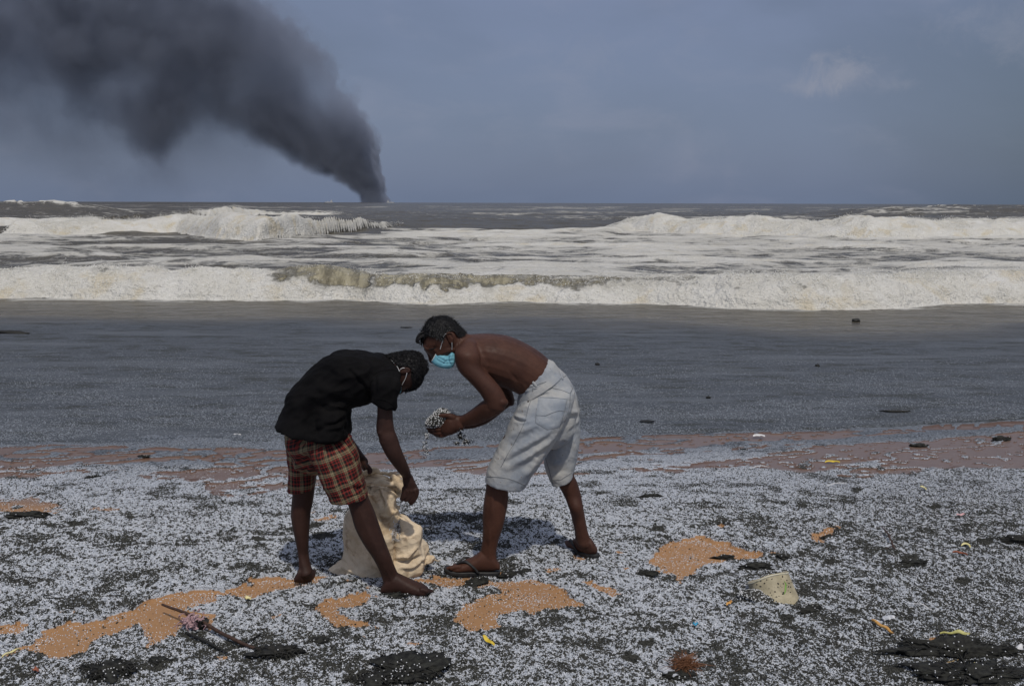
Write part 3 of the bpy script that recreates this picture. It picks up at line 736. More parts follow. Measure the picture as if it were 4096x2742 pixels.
def loft(st, f=None, sub=5, seg=26, ex=2.0, caps=(True, True)):
    """stations (ax, ay, bx, by, Y, half depth in m) traced on the outline"""
    rows_ = []
    for s in st:
        ax, ay = f(s[0], s[1]) if f else (s[0], s[1]); bx, by = f(s[2], s[3]) if f else (s[2], s[3])
        YA = s[4] - (s[6] if len(s) > 6 else 0)
        A = P(ax, ay, YA); B_ = P(bx, by, s[4] + (s[6] if len(s) > 6 else 0))
        rows_.append(np.concatenate([A, B_, [s[5]]]))
    r = catmull(np.array(rows_), sub)
    A, B_, hd = r[:, :3], r[:, 3:6], r[:, 6]
    n1 = (A - B_) / 2; n2 = np.zeros_like(n1); n2[:, 1] = hd
    return rings_mesh((A + B_) / 2, n1, n2, seg, ex, caps)
def tube(pts, f=None, sub=4, seg=10, flat=1.0, caps=(True, True)):
    """pts (px, py, Y, radius m)"""
    a = []
    for p_ in pts:
        x, y = f(p_[0], p_[1]) if f else (p_[0], p_[1]); a.append(np.append(P(x, y, p_[2]), p_[3]))
    return tube3(np.array(a), sub, seg, flat, caps)
def tube3(a, sub=4, seg=10, flat=1.0, caps=(True, True)):
    r = catmull(a, sub); c = r[:, :3]; rad = r[:, 3]
    t = np.gradient(c, axis=0); t /= np.linalg.norm(t, axis=1)[:, None] + 1e-9
    ref = np.array([0.05, 1, 0.02]); n1 = np.cross(t, ref); n1 /= np.linalg.norm(n1, axis=1)[:, None] + 1e-9
    n2 = np.cross(n1, t)
    return rings_mesh(c, n1 * rad[:, None], n2 * (rad * flat)[:, None], seg, 2.0, caps)
def ball(c, r, sub=2):
    bm = bmesh.new(); bmesh.ops.create_icosphere(bm, subdivisions=sub, radius=1)
    v = np.array([list(q.co) for q in bm.verts]) * np.asarray(r) + np.asarray(c); f = [tuple(q.index for q in fc_.verts) for fc_ in bm.faces]; bm.free()
    return v, f
def join(parts):
    vs, fs, o = [], [], 0
    for v, f in parts:
        vs.append(np.asarray(v)); fs += [tuple(i + o for i in q) for q in f]; o += len(v)
    return np.concatenate(vs), fs
def fuse(parts, voxel=0.006, smooth=6, fac=0.5):
    v, f = join(parts)
    me = bpy.data.meshes.new('work'); me.from_pydata([tuple(map(float, q)) for q in v], [], f); me.update()
    bm = bmesh.new(); bm.from_mesh(me); bmesh.ops.recalc_face_normals(bm, faces=bm.faces); bm.to_mesh(me); bm.free()
    o = bpy.data.objects.new('work', me); C.objects.link(o)
    rm = o.modifiers.new('r', 'REMESH'); rm.mode = 'VOXEL'; rm.voxel_size = voxel
    if smooth:
        sm = o.modifiers.new('s', 'SMOOTH'); sm.iterations = smooth; sm.factor = fac
    dg = bpy.context.evaluated_depsgraph_get(); m2 = bpy.data.meshes.new_from_object(o.evaluated_get(dg))
    bpy.data.objects.remove(o); bpy.data.meshes.remove(me)
    V_ = np.empty(len(m2.vertices) * 3, np.float32); m2.vertices.foreach_get('co', V_)
    return m2, V_.reshape(-1, 3).astype(float)
def normals(me):
    n = np.empty(len(me.vertices) * 3, np.float32); me.vertex_normals.foreach_get('vector', n)
    return n.reshape(-1, 3).astype(float)
def set_co(me, v):
    me.vertices.foreach_set('co', np.asarray(v, np.float32).ravel()); me.update()
def finish(name, me, mat, parent, attrs=None):
    me.name = name; me.materials.clear(); me.materials.append(mat)
    me.polygons.foreach_set('use_smooth', np.ones(len(me.polygons), bool))
    for k_, v in (attrs or {}).items():
        a = me.attributes.new(k_, 'FLOAT', 'POINT'); a.data.foreach_set('value', np.asarray(v, np.float32))
    o = bpy.data.objects.new(name, me); link(o, parent); return o
def voro(v, scale, n, seed):
    """distance to the nearest of many scattered points: flat facets with sharp ridges, like crushed cloth"""
    r_ = np.random.default_rng(seed); lo, hi = (v * scale).min(0) - .3, (v * scale).max(0) + .3
    s_ = r_.uniform(lo, hi, (n, 3)); q = v * scale; d = np.full(len(v), 1e9)
    for a in s_: d = np.minimum(d, ((q - a) ** 2).sum(1))
    return np.sqrt(d)
def fold(v, nrm, lines, f, view=None):
    """raise/press the cloth along traced fold lines. lines: (points, width px, height m)"""
    px, py = proj(v); d = np.zeros(len(v))
    facing = np.clip(-(nrm @ fwd) * 2.0, 0, 1)
    for pts, w, hgt in lines:
        pts = [f(*q) for q in pts]; L = len(pts) - 1
        best = np.full(len(v), 1e9); tt = np.zeros(len(v))
        for i in range(L):
            (ax, ay), (bx, by) = pts[i], pts[i + 1]; ex, ey = bx - ax, by - ay
            t = np.clip(((px - ax) * ex + (py - ay) * ey) / (ex * ex + ey * ey + 1e-9), 0, 1)
            q = np.hypot(px - ax - ex * t, py - ay - ey * t)
            m = q < best; best = np.where(m, q, best); tt = np.where(m, (i + t) / L, tt)
        d += hgt * np.exp(-(best / w) ** 2) * np.sin(np.clip(tt, 0.03, 0.97) * math.pi) ** 0.5
    return v + nrm * (d * facing)[:, None]
def in_poly(px, py, poly):
    ins = np.zeros(len(px), bool); n = len(poly)
    for i in range(n):
        ax, ay = poly[i]; bx, by = poly[(i + 1) % n]
        c = ((ay > py) != (by > py))
        with np.errstate(divide='ignore', invalid='ignore'): xi = (bx - ax) * (py - ay) / (by - ay + 1e-12) + ax
        ins ^= c & (px < xi)
    return ins
def bvh_of(o):
    me = o.data; return BVHTree.FromPolygons([v.co.copy() for v in me.vertices], [tuple(p_.vertices) for p_ in me.polygons])
def on_surf(bvh, pts, f, off):
    """points traced on the near side of a garment, laid on its surface"""
    res = []
    for x, y in pts:
        ox, oy = f(x, y); d = ray(ox, oy); d = d / np.linalg.norm(d)
        hit = bvh.ray_cast(Vector(CAM), Vector(d))
        if hit[0] is not None and hit[3] < 8: res.append(np.array(hit[0]) + np.array(hit[1]) * off)
    return res
def dense(pts, n=8):
    o_ = []
    for (ax, ay), (bx, by) in zip(pts[:-1], pts[1:]):
        for t in np.linspace(0, 1, n, endpoint=False): o_.append((ax + (bx - ax) * t, ay + (by - ay) * t))
    o_.append(pts[-1]); return o_
def seam_geo(bvh, pts, f, r=0.0012, off=0.0004, seg=5):
    q = on_surf(bvh, dense(pts, 7), f, off)
    if len(q) < 3: return None
    return tube3(np.array([np.append(p_, r) for p_ in q]), 1, seg)
def seam(name, bvh, lines, f, mat, parent, r=0.0012, off=0.0004):
    parts = [g for g in (seam_geo(bvh, l, f, r, off) for l in lines) if g]
    v, fc_ = join(parts); o = mesh_obj(name, v, fc_, mat, parent); return o

# ------------------------------------------------------------------ figure materials
def mat_skin(name, c1, c2, c3):
    m, h, out = new_mat(name); p = h.pos()
    n = h.noise(p, 9.0, 4, 0.6); n2 = h.noise(p, 60.0, 3, 0.6)
    c = h.mix(h.rng(n, 0.3, 0.7), col(*c1), col(*c2)); c = h.mix(h.math('MULTIPLY', h.rng(n2, 0.45, 0.8), 0.35), c, col(*c3))
    hgt = h.math('ADD', h.noise(p, 350.0, 2, 0.5), h.math('MULTIPLY', n2, 0.8))
    principled(h, out, c, h.rng(n2, 0.3, 0.7, 0.50, 0.66), bump(h, hgt, 0.0008, 0.6), 0.24)
    return m
M_skinR = mat_skin('skin_brown', (0.050, 0.0205, 0.0135), (0.084, 0.036, 0.023), (0.036, 0.018, 0.014))
M_skinL = mat_skin('skin_deep_brown', (0.028, 0.013, 0.010), (0.048, 0.022, 0.016), (0.070, 0.034, 0.026))
def mat_cloth(name, c1, c2, weave=900.0, bmp=0.0006, rough=0.85, blot=12.0, spots=None):
    m, h, out = new_mat(name); p = h.pos()
    n = h.noise(p, blot, 5, 0.6); w = h.noise(p, weave, 2, 0.5)
    c = h.mix(h.rng(n, 0.3, 0.72), col(*c1), col(*c2))
    if spots:
        sp_ = h.rng(h.noise(p, 60.0, 2, 0.5), 0.70, 0.74); c = h.mix(h.math('MULTIPLY', sp_, 0.7), c, col(*spots))
    hgt = h.math('ADD', h.math('MULTIPLY', w, 0.5), h.math('MULTIPLY', h.noise(p, 26.0, 3, 0.5, 0.6), 1.6))
    principled(h, out, c, rough, bump(h, hgt, bmp * 4, 0.8), 0.08 if 'black' in name else 0.2)
    return m
M_shirt = mat_cloth('black_cotton', (0.0042, 0.0040, 0.0046), (0.0080, 0.0075, 0.0078), 700)
M_denim = mat_cloth('faded_denim', (0.27, 0.30, 0.34), (0.46, 0.455, 0.43), 500, 0.0012, 0.9, 7.0, (0.20, 0.15, 0.10))
M_seam = mat_cloth('denim_seam', (0.12, 0.135, 0.16), (0.24, 0.25, 0.25), 500)
M_seamp = mat_cloth('denim_pocket', (0.25, 0.285, 0.33), (0.37, 0.39, 0.41), 500, 0.0010, 0.9, 14)
M_hair = mat_simple('black_hair', (0.006, 0.006, 0.007), (0.018, 0.017, 0.018), 120, 0.55, 0.002, 0.3)
M_hairg = mat_simple('greying_hair', (0.012, 0.012, 0.012), (0.09, 0.088, 0.085), 160, 0.5, 0.002, 0.5)
M_maskb = mat_simple('blue_mask_cloth', (0.13, 0.36, 0.46), (0.19, 0.46, 0.57), 60, 0.7, 0.001, 0.3)
M_maskw = mat_simple('white_elastic', (0.55, 0.56, 0.56), (0.7, 0.7, 0.7), 60, 0.7, 0.0)
M_rubber = mat_simple('black_rubber', (0.012, 0.012, 0.013), (0.03, 0.03, 0.03), 60, 0.55, 0.001)
M_nail = mat_simple('pale_nail', (0.28, 0.16, 0.11), (0.34, 0.2, 0.15), 60, 0.4, 0.0)
M_eye = mat_simple('dark_eye', (0.01, 0.008, 0.006), (0.02, 0.015, 0.01), 60, 0.2, 0.0)
M_metal = mat_simple('dark_rivet', (0.05, 0.04, 0.04), (0.10, 0.09, 0.08), 60, 0.35, 0.0, 0.6, 2, Metallic=0.8)
# plaid
M_plaid, h, out = new_mat('red_plaid_cotton')
u = h.attr('pu'); v = h.attr('pv'); p = h.pos()
def band(x, per):
    fr = h.math('FRACT', h.math('DIVIDE', x, per))
    red, blk, crm, olv = (0.22, 0.026, 0.020), (0.009, 0.008, 0.009), (0.27, 0.22, 0.13), (0.036, 0.031, 0.024)
    return h.ramp(fr, [(0, crm), (0.06, olv), (0.09, crm), (0.18, olv), (0.23, red), (0.31, blk), (0.42, red), (0.50, blk), (0.66, olv), (0.70, red), (0.80, blk), (0.88, olv), (0.95, crm)], 'CONSTANT')
wob = h.math('MULTIPLY', h.math('SUBTRACT', h.noise(p, 14.0, 2, 0.5), 0.5), 0.012)
bu = band(h.math('ADD', u, wob), 0.066); bv = band(h.math('ADD', v, wob), 0.066)
tw_ = h.math('FRACT', h.math('MULTIPLY', h.math('ADD', u, v), 420.0))
c = h.mix(h.rng(tw_, 0.40, 0.60, 0.36, 0.64), bu, bv)
c = h.mix(h.math('MULTIPLY', h.rng(h.noise(p, 20, 4, .6), 0.4, 0.8), 0.3), c, col(0.05, 0.035, 0.03))
principled(h, out, c, 0.85, bump(h, h.noise(p, 70.0, 4, 0.6), 0.003, 0.7), 0.2)

def strands(name, roots, nrms, dirs, length, rad, mat, parent, curl=0.0):
    """short hairs as three-sided tapering tubes"""
    vs, fs, o = [], [], 0
    for r0, n0, d0 in zip(roots, nrms, dirs):
        L = length * random.uniform(0.6, 1.3); k = 6 if curl else 3
        ph = random.uniform(0, 6.28); s1 = np.cross(n0, d0); s1 /= np.linalg.norm(s1) + 1e-9
        for i in range(k + 1):
            t = i / k
            if curl:
                a = ph + t * 5.2; c_ = r0 + n0 * (L * 0.55 * t + 0.0) + (d0 * math.cos(a) + s1 * math.sin(a)) * curl * (0.5 + t * 0.6)
            else: c_ = r0 + n0 * L * 0.35 * math.sin(t * 1.8) + d0 * L * t
            rr = rad * (1 - 0.75 * t) if not curl else rad * (1 - 0.4 * t)
            for j in range(3):
                b_ = j * 2.094 + t; vs.append(c_ + (s1 * math.cos(b_) + n0 * math.sin(b_)) * rr)
        for i in range(k):
            for j in range(3):
                a0 = o + i * 3 + j; a1 = o + i * 3 + (j + 1) % 3; fs.append((a0, a1, a1 + 3, a0 + 3))
        o += (k + 1) * 3
    return vs, fs
def shell(me, v, nrm, mask, off):
    """copy of the scalp faces, raised off the skin"""
    idx = -np.ones(len(v), int); ids = np.where(mask)[0]; idx[ids] = np.arange(len(ids))
    fs = [tuple(idx[i] for i in p_.vertices) for p_ in me.polygons if all(mask[i] for i in p_.vertices)]
    n_ = 0.7 + 0.5 * fbm(v[ids, 0] * 260 + v[ids, 1] * 190, v[ids, 2] * 260 + v[ids, 1] * 120, 2, 5)
    return v[ids] + nrm[ids] * (off * n_)[:, None], fs

# ================================================================== man bending on the right, no shirt
YfN = G(1885, 2278, 0.03)[1]; YfF = G(2350, 2205, 0.03)[1]       # near foot, far foot
YR = (YfN + YfF) / 2 - 0.02
T = empty('person', (G(2080, 2260, 0.0)[0], YR, 0.0))
tag(T, 'shirtless man in pale denim shorts and blue mask bending with cupped hands', 'person')
Yh = YR - 0.03
nl, fl = YR - 0.115, YR + 0.12                                     # near and far leg planes at the hip
parts = []
parts.append(loft([(965,475,700,575,YR,.12),(930,400,672,530,YR,.135),(885,347,676,493,YR,.125),(800,262,640,468,YR,.132),(700,200,575,440,YR,.145),(600,160,470,405,YR,.158),(500,149,392,372,YR,.165),(420,152,335,318,YR,.150),(365,156,305,262,YR,.10)], z2, ex=2.3))
parts.append(loft([(560,240,470,520,Yh,.060),(620,290,520,560,Yh,.058),(690,305,570,600,Yh+.01,.066),(800,330,650,640,YR,.08)], z3))
parts.append(loft([(262,132,420,122,Yh,.046),(205,178,490,165,Yh,.062),(148,290,578,260,Yh,.076),(142,400,600,335,Yh,.078),(172,480,598,400,Yh,.076),(215,528,570,450,Yh,.070),(238,560,550,490,Yh,.066),(258,610,530,530,Yh,.060),(320,645,510,570,Yh,.052),(390,665,480,610,Yh,.040)], z3, ex=2.15, caps=(False, True)))
parts.append(tube([(180,470,Yh,.010),(205,505,Yh,.009),(228,560,Yh,.009),(240,600,Yh,.011),(262,610,Yh,.012)], z3))      # nose
parts.append(tube([(165,430,Yh-.03,.009),(205,470,Yh-.045,.010),(270,440,Yh-.058,.009),(320,440,Yh-.064,.008)], z3))     # brow
parts.append(tube([(330,520,Yh-.052,.02),(420,480,Yh-.055,.022),(480,480,Yh-.05,.02)], z3))                                # cheek, jaw
# ear
ear = [(450,285),(490,300),(500,345),(488,390),(465,402),(445,370),(425,330),(420,295),(450,285)]
for sgn in (-1, 1):
    parts.append(tube([(x, y, Yh + sgn * (.083 + .006 * math.sin(i)), .0042) for i, (x, y) in enumerate(ear)], z3, seg=8))
    parts.append(tube([(450,310,Yh+sgn*.076,.010),(468,350,Yh+sgn*.076,.010),(465,385,Yh+sgn*.078,.006)], z3, seg=8))
# near arm
sn = YR - 0.165
parts.append(loft([(350,190,430,200,sn+.05,.05),(310,235,448,262,sn,.056),(306,290,455,325,sn-.005,.056),(330,355,492,365,sn-.01,.054),(385,412,528,405,sn-.015,.050),(435,465,572,460,sn-.02,.046),(468,512,598,520,sn-.02,.043),(478,535,590,558,sn-.02,.040)], z2))
parts.append(loft([(520,500,598,548,sn-.02,.040),(478,512,560,590,sn-.01,.042),(430,546,505,622,sn+.02,.041),(385,580,440,650,sn+.06,.036),(350,600,392,662,sn+.09,.031),(328,604,350,662,sn+.105,.027)], z2))
# far arm
fn = YR + 0.15
parts.append(loft([(330,240,450,250,fn-.03,.055),(400,320,520,340,fn,.05),(500,420,600,410,fn+.01,.048),(565,485,636,490,fn+.01,.044),(590,530,640,530,fn+.01,.038)], z2))
parts.append(loft([(585,500,638,530,fn+.01,.038),(540,540,590,570,fn,.040),(450,585,500,640,fn-.05,.036),(380,612,420,672,fn-.10,.032),(330,622,352,680,fn-.14,.027)], z2))
# hands: near hand (thumb on top) cupped against the far one
H0 = sn + .105
parts.append(loft([(1120,350,1150,690,H0,.028),(1040,352,1070,712,H0,.028),(950,345,1000,745,H0,.026),(860,380,900,790,H0-.005,.024),(780,440,800,810,H0-.005,.020),(715,540,720,790,H0,.014)], z6, ex=2.4))
parts.append(tube([(960,405,H0-.01,.016),(880,375,H0-.015,.014),(800,358,H0-.012,.0110),(700,362,H0-.005,.0105),(600,372,H0+.01,.0100),(530,378,H0+.02,.0085)], z6, seg=12))
for pts_ in ([(800,520,.014),(700,580,.0095),(580,602,.0090),(470,606,.0085),(385,600,.0078),(350,632,.0068)],
             [(800,630,.014),(700,676,.0095),(580,694,.0090),(480,682,.0086),(400,660,.0080),(342,655,.0068)],
             [(820,710,.014),(720,762,.0092),(600,780,.0088),(490,765,.0082),(420,742,.0076),(385,726,.0066)],
             [(840,760,.013),(760,822,.0082),(660,838,.0078),(580,832,.0072),(525,815,.0060)]):
    parts.append(tube([(x, y, H0 + .012 * i * (0.5 if i < 3 else 1), r) for i, (x, y, r) in enumerate(pts_)], z6, seg=12))
H1 = H0 + .085
parts.append(loft([(1120,420,1150,700,H1,.026),(1000,430,1030,760,H1,.026),(860,520,880,815,H1,.024),(720,600,720,830,H1,.022),(600,640,600,830,H1,.018)], z6, ex=2.4))
for pts_ in ([(700,600,.016),(560,560,.013),(450,500,.011),(390,440,.010)], [(680,690,.016),(540,660,.013),(430,600,.011),(365,530,.010)], [(680,770,.015),(540,770,.012),(440,730,.011),(390,690,.009)],
             [(900,440,.015),(780,330,.013),(660,300,.011),(570,310,.010)]):
    parts.append(tube([(x, y, H1 - .010 * i, r) for i, (x, y, r) in enumerate(pts_)], z6, seg=12))
# legs
parts.append(loft([(640,620,900,560,nl,.085),(560,760,760,740,nl+.0,.080),(500,880,650,870,nl,.066),(484,950,618,950,nl,.060),(482,1000,606,1000,nl,.056),(470,1080,606,1080,nl,.056),(462,1160,592,1160,nl-.002,.052),(464,1240,574,1235,nl-.005,.045),(460,1310,553,1300,(nl+YfN)/2,.037),(452,1365,540,1365,YfN,.034),(462,1400,542,1400,YfN,.033),(470,1430,545,1435,YfN,.03)], z2))
parts.append(loft([(546,1418,548,1462,YfN,.028),(520,1375,522,1470,YfN,.033),(470,1352,472,1473,YfN,.036),(420,1388,420,1474,YfN,.040),(370,1412,370,1474,YfN,.044),(325,1432,325,1472,YfN-.002,.046),(300,1442,300,1468,YfN,.040)], z2, ex=2.3))
for i, dy in enumerate((-.036, -.017, 0.001, .018, .034)):
    parts.append(tube([(335-(i>0)*5, 1450, YfN + dy, .012), (300 - (4 - i) * 4, 1454, YfN + dy, .0105 if i else .010), (278 - (4-abs(i-3)) * 5 + (18 if i == 0 else 0), 1460, YfN + dy * 1.05, .0095)], z2, seg=8))
fy0 = YfF - .03
parts.append(loft([(845,760,965,730,fl,.075),(850,880,975,860,fl,.07),(880,960,975,935,fl,.060),(890,1000,992,975,fl,.055),(918,1050,1012,1040,fl,.050),(945,1120,1024,1105,fl-.02,.048),(962,1180,1036,1170,(fl+fy0)/2,.043),(976,1240,1047,1232,fy0,.036),(982,1285,1062,1282,fy0,.034),(990,1320,1080,1315,fy0,.034)], z2))
parts.append(loft([(1095,1330,1085,1372,fy0-.01,.028),(1062,1285,1060,1378,fy0,.034),(1012,1278,1022,1368,fy0+.04,.036),(975,1300,982,1352,fy0+.09,.038),(945,1306,950,1338,fy0+.14,.040),(925,1310,930,1330,fy0+.175,.034)], z2, ex=2.2))
me, v = fuse(parts, 0.0031, 3)
n_ = normals(me)
v = fold(v, n_, [([(620,165),(700,205),(800,270),(880,340)], 7, -.0035), ([(430,170),(455,240),(500,330)], 14, -.005), ([(470,180),(600,330)], 40, .003), ([(640,330),(700,400)], 12, .003), ([(610,350),(670,430)], 8, -.003),
                 ([(520,980),(515,1080),(520,1180)], 9, .004), ([(500,1240),(500,1330),(500,1385)], 5, .004), ([(1010,1200),(1018,1280)], 5, .003), ([(700,420),(720,470)], 8, -.003)], z2)
v = fold(v, normals(me), [([(250,460),(320,465)], 9, -.006), ([(540,300),(545,420),(535,520)], 4, -.003), ([(570,300),(572,400),(560,480)], 4, -.0025),
                 ], z3)
v = fold(v, normals(me), [([(780,800),(560,800)], 6, -.001), ([(1000,470),(820,560)], 12, .002), ([(1010,600),(850,640)], 10, .002)], z6)
set_co(me, v)
bodyR = finish('body', me, M_skinR, T)
pxy = proj(v); nn = normals(me)
scR = [z3(*q) for q in [(60,250),(90,40),(420,20),(660,220),(606,330),(560,345),(520,320),(500,285),(470,268),(425,275),(398,300),(385,370),(350,372),(300,345),(250,340),(205,330),(172,365),(150,425),(60,430)]]
mk = in_poly(pxy[0], pxy[1], scR) & (v[:, 1] < Yh + .2)
sv, sf = shell(me, v, nn, mk, 0.007)
ids = np.where(mk)[0]; pick = rng.choice(ids, 5200)
back = np.array([0.75, 0.0, 0.2])
dirs = []
for i in pick:
    d = back - nn[i] * np.dot(back, nn[i]); d = d + rng.normal(0, .25, 3); dirs.append(d / np.linalg.norm(d))
st = strands('h', v[pick] + nn[pick] * .005, nn[pick], dirs, .013, .0009, None, None)
lock = []
for k in range(26):
    a = rng.random(); dy = rng.uniform(-.05, .05)
    lock.append(tube([(150 + 30 * a, 270 + 60 * a, Yh + dy, .0045), (105 + 20 * a, 300 + 40 * a, Yh + dy, .005), (75 + 22 * a, 350 + 25 * a, Yh + dy, .0042), (70 + 40 * a, 395 + 15 * a, Yh + dy, .0025), (100 + 25 * a, 408, Yh + dy, .001)], z3, 3, 5))
hv, hf = join([(sv, sf), st] + lock)
hair = mesh_obj('hair', hv, hf, M_hair, T); tag(hair, 'short black hair')
grey = [z3(*q) for q in [(215,200),(330,150),(420,180),(470,262),(420,275),(395,300),(388,372),(340,372),(290,345),(235,300)]]
gm = in_poly(pxy[0][ids], pxy[1][ids], grey); gp = rng.choice(ids[gm], 750)
gd = [d / np.linalg.norm(d) for d in (np.array([0.35, 0, -0.8]) - nn[i] * np.dot((0.35, 0, -0.8), nn[i]) + rng.normal(0, .2, 3) for i in gp)]
gv, gf = strands('g', v[gp] + nn[gp] * .012, nn[gp], gd, .010, .0009, None, None)
tag(mesh_obj('grey_hair', gv, gf, M_hairg, hair), 'greying stubble above the ear', kind='stuff')
# eye
ev, ef = ball(P(*z3(272, 468), Yh - .0605), (.010, .006, .0045)); mesh_obj('eye', ev, ef, M_eye, T)
ev, ef = join([tube([(180 + 4 * k, 440 + 3 * k - (k > 12) * (k - 12) * 4, Yh - .044 - .0013 * k, .0024) for k in range(0, 30, 3)], z3)]); mesh_obj('eyebrow', ev, ef, M_hair, T)
# mask
mm, mv = fuse([loft([(246,602,326,462,Yh,.062),(292,642,372,490,Yh,.074),(355,668,425,515,Yh,.080),(425,678,460,498,Yh,.083),(488,668,490,472,Yh,.083),(514,628,522,512,Yh,.078)], z3, ex=4.0, caps=(False, False))], 0.0030, 3)
mn = normals(mm)
mv = fold(mv, mn, [([(330,480),(300,600),(290,630)], 2.5, -.0015), ([(430,535),(420,600),(370,655)], 3, -.005), ([(435,535),(440,600),(450,640)], 3, -.004), ([(470,520),(460,600),(480,650)], 3.5, .004),
                   ([(310,560),(400,610),(500,600)], 3, -.0035), ([(300,590),(380,635),(490,640)], 3, -.0035), ([(330,520),(410,565),(500,555)], 3, -.0035), ([(345,505),(400,560)], 4, .003), ([(400,540),(395,640)], 4, .003)], z3)
set_co(mm, mv); maskR = finish('face_mask', mm, M_maskb, T); tag(maskR, 'pale blue pleated face mask')
ear_ = [tube([(344,474,Yh-.074,.0014),(362,410,Yh-.080,.0014),(380,350,Yh-.082,.0014),(394,308,Yh-.086,.0014),(440,284,Yh-.088,.0014)], z3, seg=6), tube([(478,480,Yh-.076,.0014),(479,440,Yh-.081,.0014),(478,400,Yh-.086,.0014)], z3, seg=6)]
ev, ef = join(ear_); mesh_obj('ear_loop', ev, ef, M_maskw, maskR)
bv_ = bvh_of(maskR); tag(seam('nose_wire', bv_, [[(322,470),(300,520),(272,570),(252,604)]], z3, M_maskw, maskR, .0022), None)
nv, nf = ball(P(*z6(522, 372), H0 + .010), (.0085, .005, .006)); mesh_obj('thumbnail', nv, nf, M_nail, T)

# denim shorts
sp_ = [loft([(888,338,668,500,YR,.142),(945,395,655,560,YR,.150),(982,460,640,610,YR,.158),(1000,560,660,680,YR,.155),(980,640,720,720,YR,.13)], z2, ex=2.4),
       loft([(655,560,980,500,nl+.02,.10),(610,650,945,610,nl,.105),(588,710,905,680,nl,.106),(556,765,858,765,nl,.106),(520,835,802,850,nl,.105),(490,900,750,925,nl,.104),(476,968,694,1010,nl,.105)], z2, ex=2.5, caps=(True, False)),
       loft([(760,620,1006,560,fl-.02,.095),(800,720,1010,660,fl,.10),(812,800,1003,760,fl,.10),(806,860,990,850,fl,.10),(822,930,975,905,fl,.098),(848,990,966,945,fl,.095)], z2, ex=2.5, caps=(True, False))]
sm_, sv_ = fuse(sp_, 0.0052, 4); sn_ = normals(sm_)
sv_ = fold(sv_, sn_, [([(265,350),(310,290),(370,270)], 3, -.004), ([(270,390),(330,360),(365,350)], 4, .005), ([(280,330),(340,310)], 3.5, .005), ([(240,520),(300,500),(340,520)], 6, .006), ([(210,560),(290,570)], 5, -.006),
   ([(160,600),(230,630),(300,640)], 5, .012), ([(170,640),(240,665),(300,665)], 4, -.010), ([(180,560),(250,590),(300,600)], 4, -.006), ([(150,680),(250,690),(380,660)], 6, .005),
   ([(60,1080),(250,960),(450,850),(620,740)], 13, .012), ([(30,1010),(200,900),(400,770)], 12, -.009), ([(80,860),(220,790),(400,710)], 10, .007), ([(90,1190),(300,1080),(520,930),(690,760)], 12, .012), ([(60,1140),(300,1010),(560,850)], 9, -.008),
   ([(120,1260),(300,1170),(480,1020)], 14, -.008), ([(200,1350),(330,1230),(450,1080)], 12, .009), ([(380,360),(460,345),(560,370)], 7, -.005), ([(420,340),(560,330),(700,360)], 6, .005),
   ([(790,560),(860,560),(880,620)], 9, .010), ([(720,730),(800,640),(880,590)], 9, -.012), ([(770,760),(860,680),(900,640)], 8, .009), ([(600,1150),(680,1160),(760,1100)], 12, .008), ([(560,1180),(640,1240),(800,1220)], 12, -.006),
   ([(820,300),(860,420),(890,540)], 8, -.006), ([(740,620),(690,760),(560,980)], 5, -.006), ([(850,800),(850,950),(830,1100)], 14, .006)], z7)
wr = -np.abs(fbm(sv_[:, 0] * 10 + sv_[:, 1] * 9 - sv_[:, 2] * 8, sv_[:, 2] * 22 + sv_[:, 0] * 12, 3, 201) - .5) * 2
sv_ = sv_ + sn_ * (0.006 * (wr + .25))[:, None]; set_co(sm_, sv_)
shorts = finish('denim_shorts', sm_, M_denim, T); tag(shorts, 'faded pale blue denim knee shorts')
bs = bvh_of(shorts)
mesh_obj('waistband', *loft([(882,338,664,494,YR,.1475),(898,350,658,512,YR,.1510),(916,366,655,532,YR,.1545)], z2, ex=2.4, seg=60, caps=(False, False)), M_denim, shorts)
tag(seam('seam', bs, [[(250,345),(300,300),(380,268),(500,225),(600,195),(690,182),(752,150)], [(380,300),(500,286),(600,288),(700,312),(800,352),(825,300),(832,280)], [(372,290),(366,400),(325,500),(292,650),(240,770),(160,920),(90,1040),(10,1190)],
     [(800,352),(795,500),(760,620),(690,760)], [(515,1070),(560,1220),(600,1375)], [(-262,1296),(-100,1300),(20,1308),(100,1320),(190,1352),(285,1400)], [(600,1340),(700,1330),(820,1250)], [(866,335),(882,410),(902,500),(905,660)], [(244,395),(300,430),(345,432)]], z7, M_seam, shorts, .0016))
pk = [(428,378),(600,382),(775,402),(745,540),(688,742),(540,772),(398,688),(412,540)]
cx_, cy_ = 590, 560; prow = []
for s_ in np.linspace(0, 1, 9):
    ring_ = on_surf(bs, [(cx_ + (x - cx_) * s_, cy_ + (y - cy_) * s_) for x, y in dense(pk + [pk[0]], 6)[:-1]], z7, .003 if s_ < .98 else -.001)
    prow.append(ring_)
L = min(len(r) for r in prow)
if L > 20:
    pv_ = np.concatenate([np.array(r[:L]) for r in prow]); pf = [(i * L + k, i * L + (k + 1) % L, (i + 1) * L + (k + 1) % L, (i + 1) * L + k) for i in range(8) for k in range(L)]
    pocket = mesh_obj('back_pocket', pv_, pf, M_seamp, shorts); bp = bvh_of(pocket)
    seam('pocket_stitching', bp, [[(436,395),(600,400),(764,416)], [(415,600),(520,603),(600,570),(680,545),(742,555)], [(424,400),(412,560),(406,686),(540,762),(682,734),(740,540),(765,415)]], z7, M_seam, pocket, .0013, .0005)
def strip_loop(bvh, a, b, f, w, mat, name, parent):
    q = on_surf(bvh, dense([a, b], 6), f, .003)
    if len(q) > 3: return mesh_obj(name, *tube3(np.array([np.append(p_, w) for p_ in q]), 1, 8, 0.6), mat, parent)
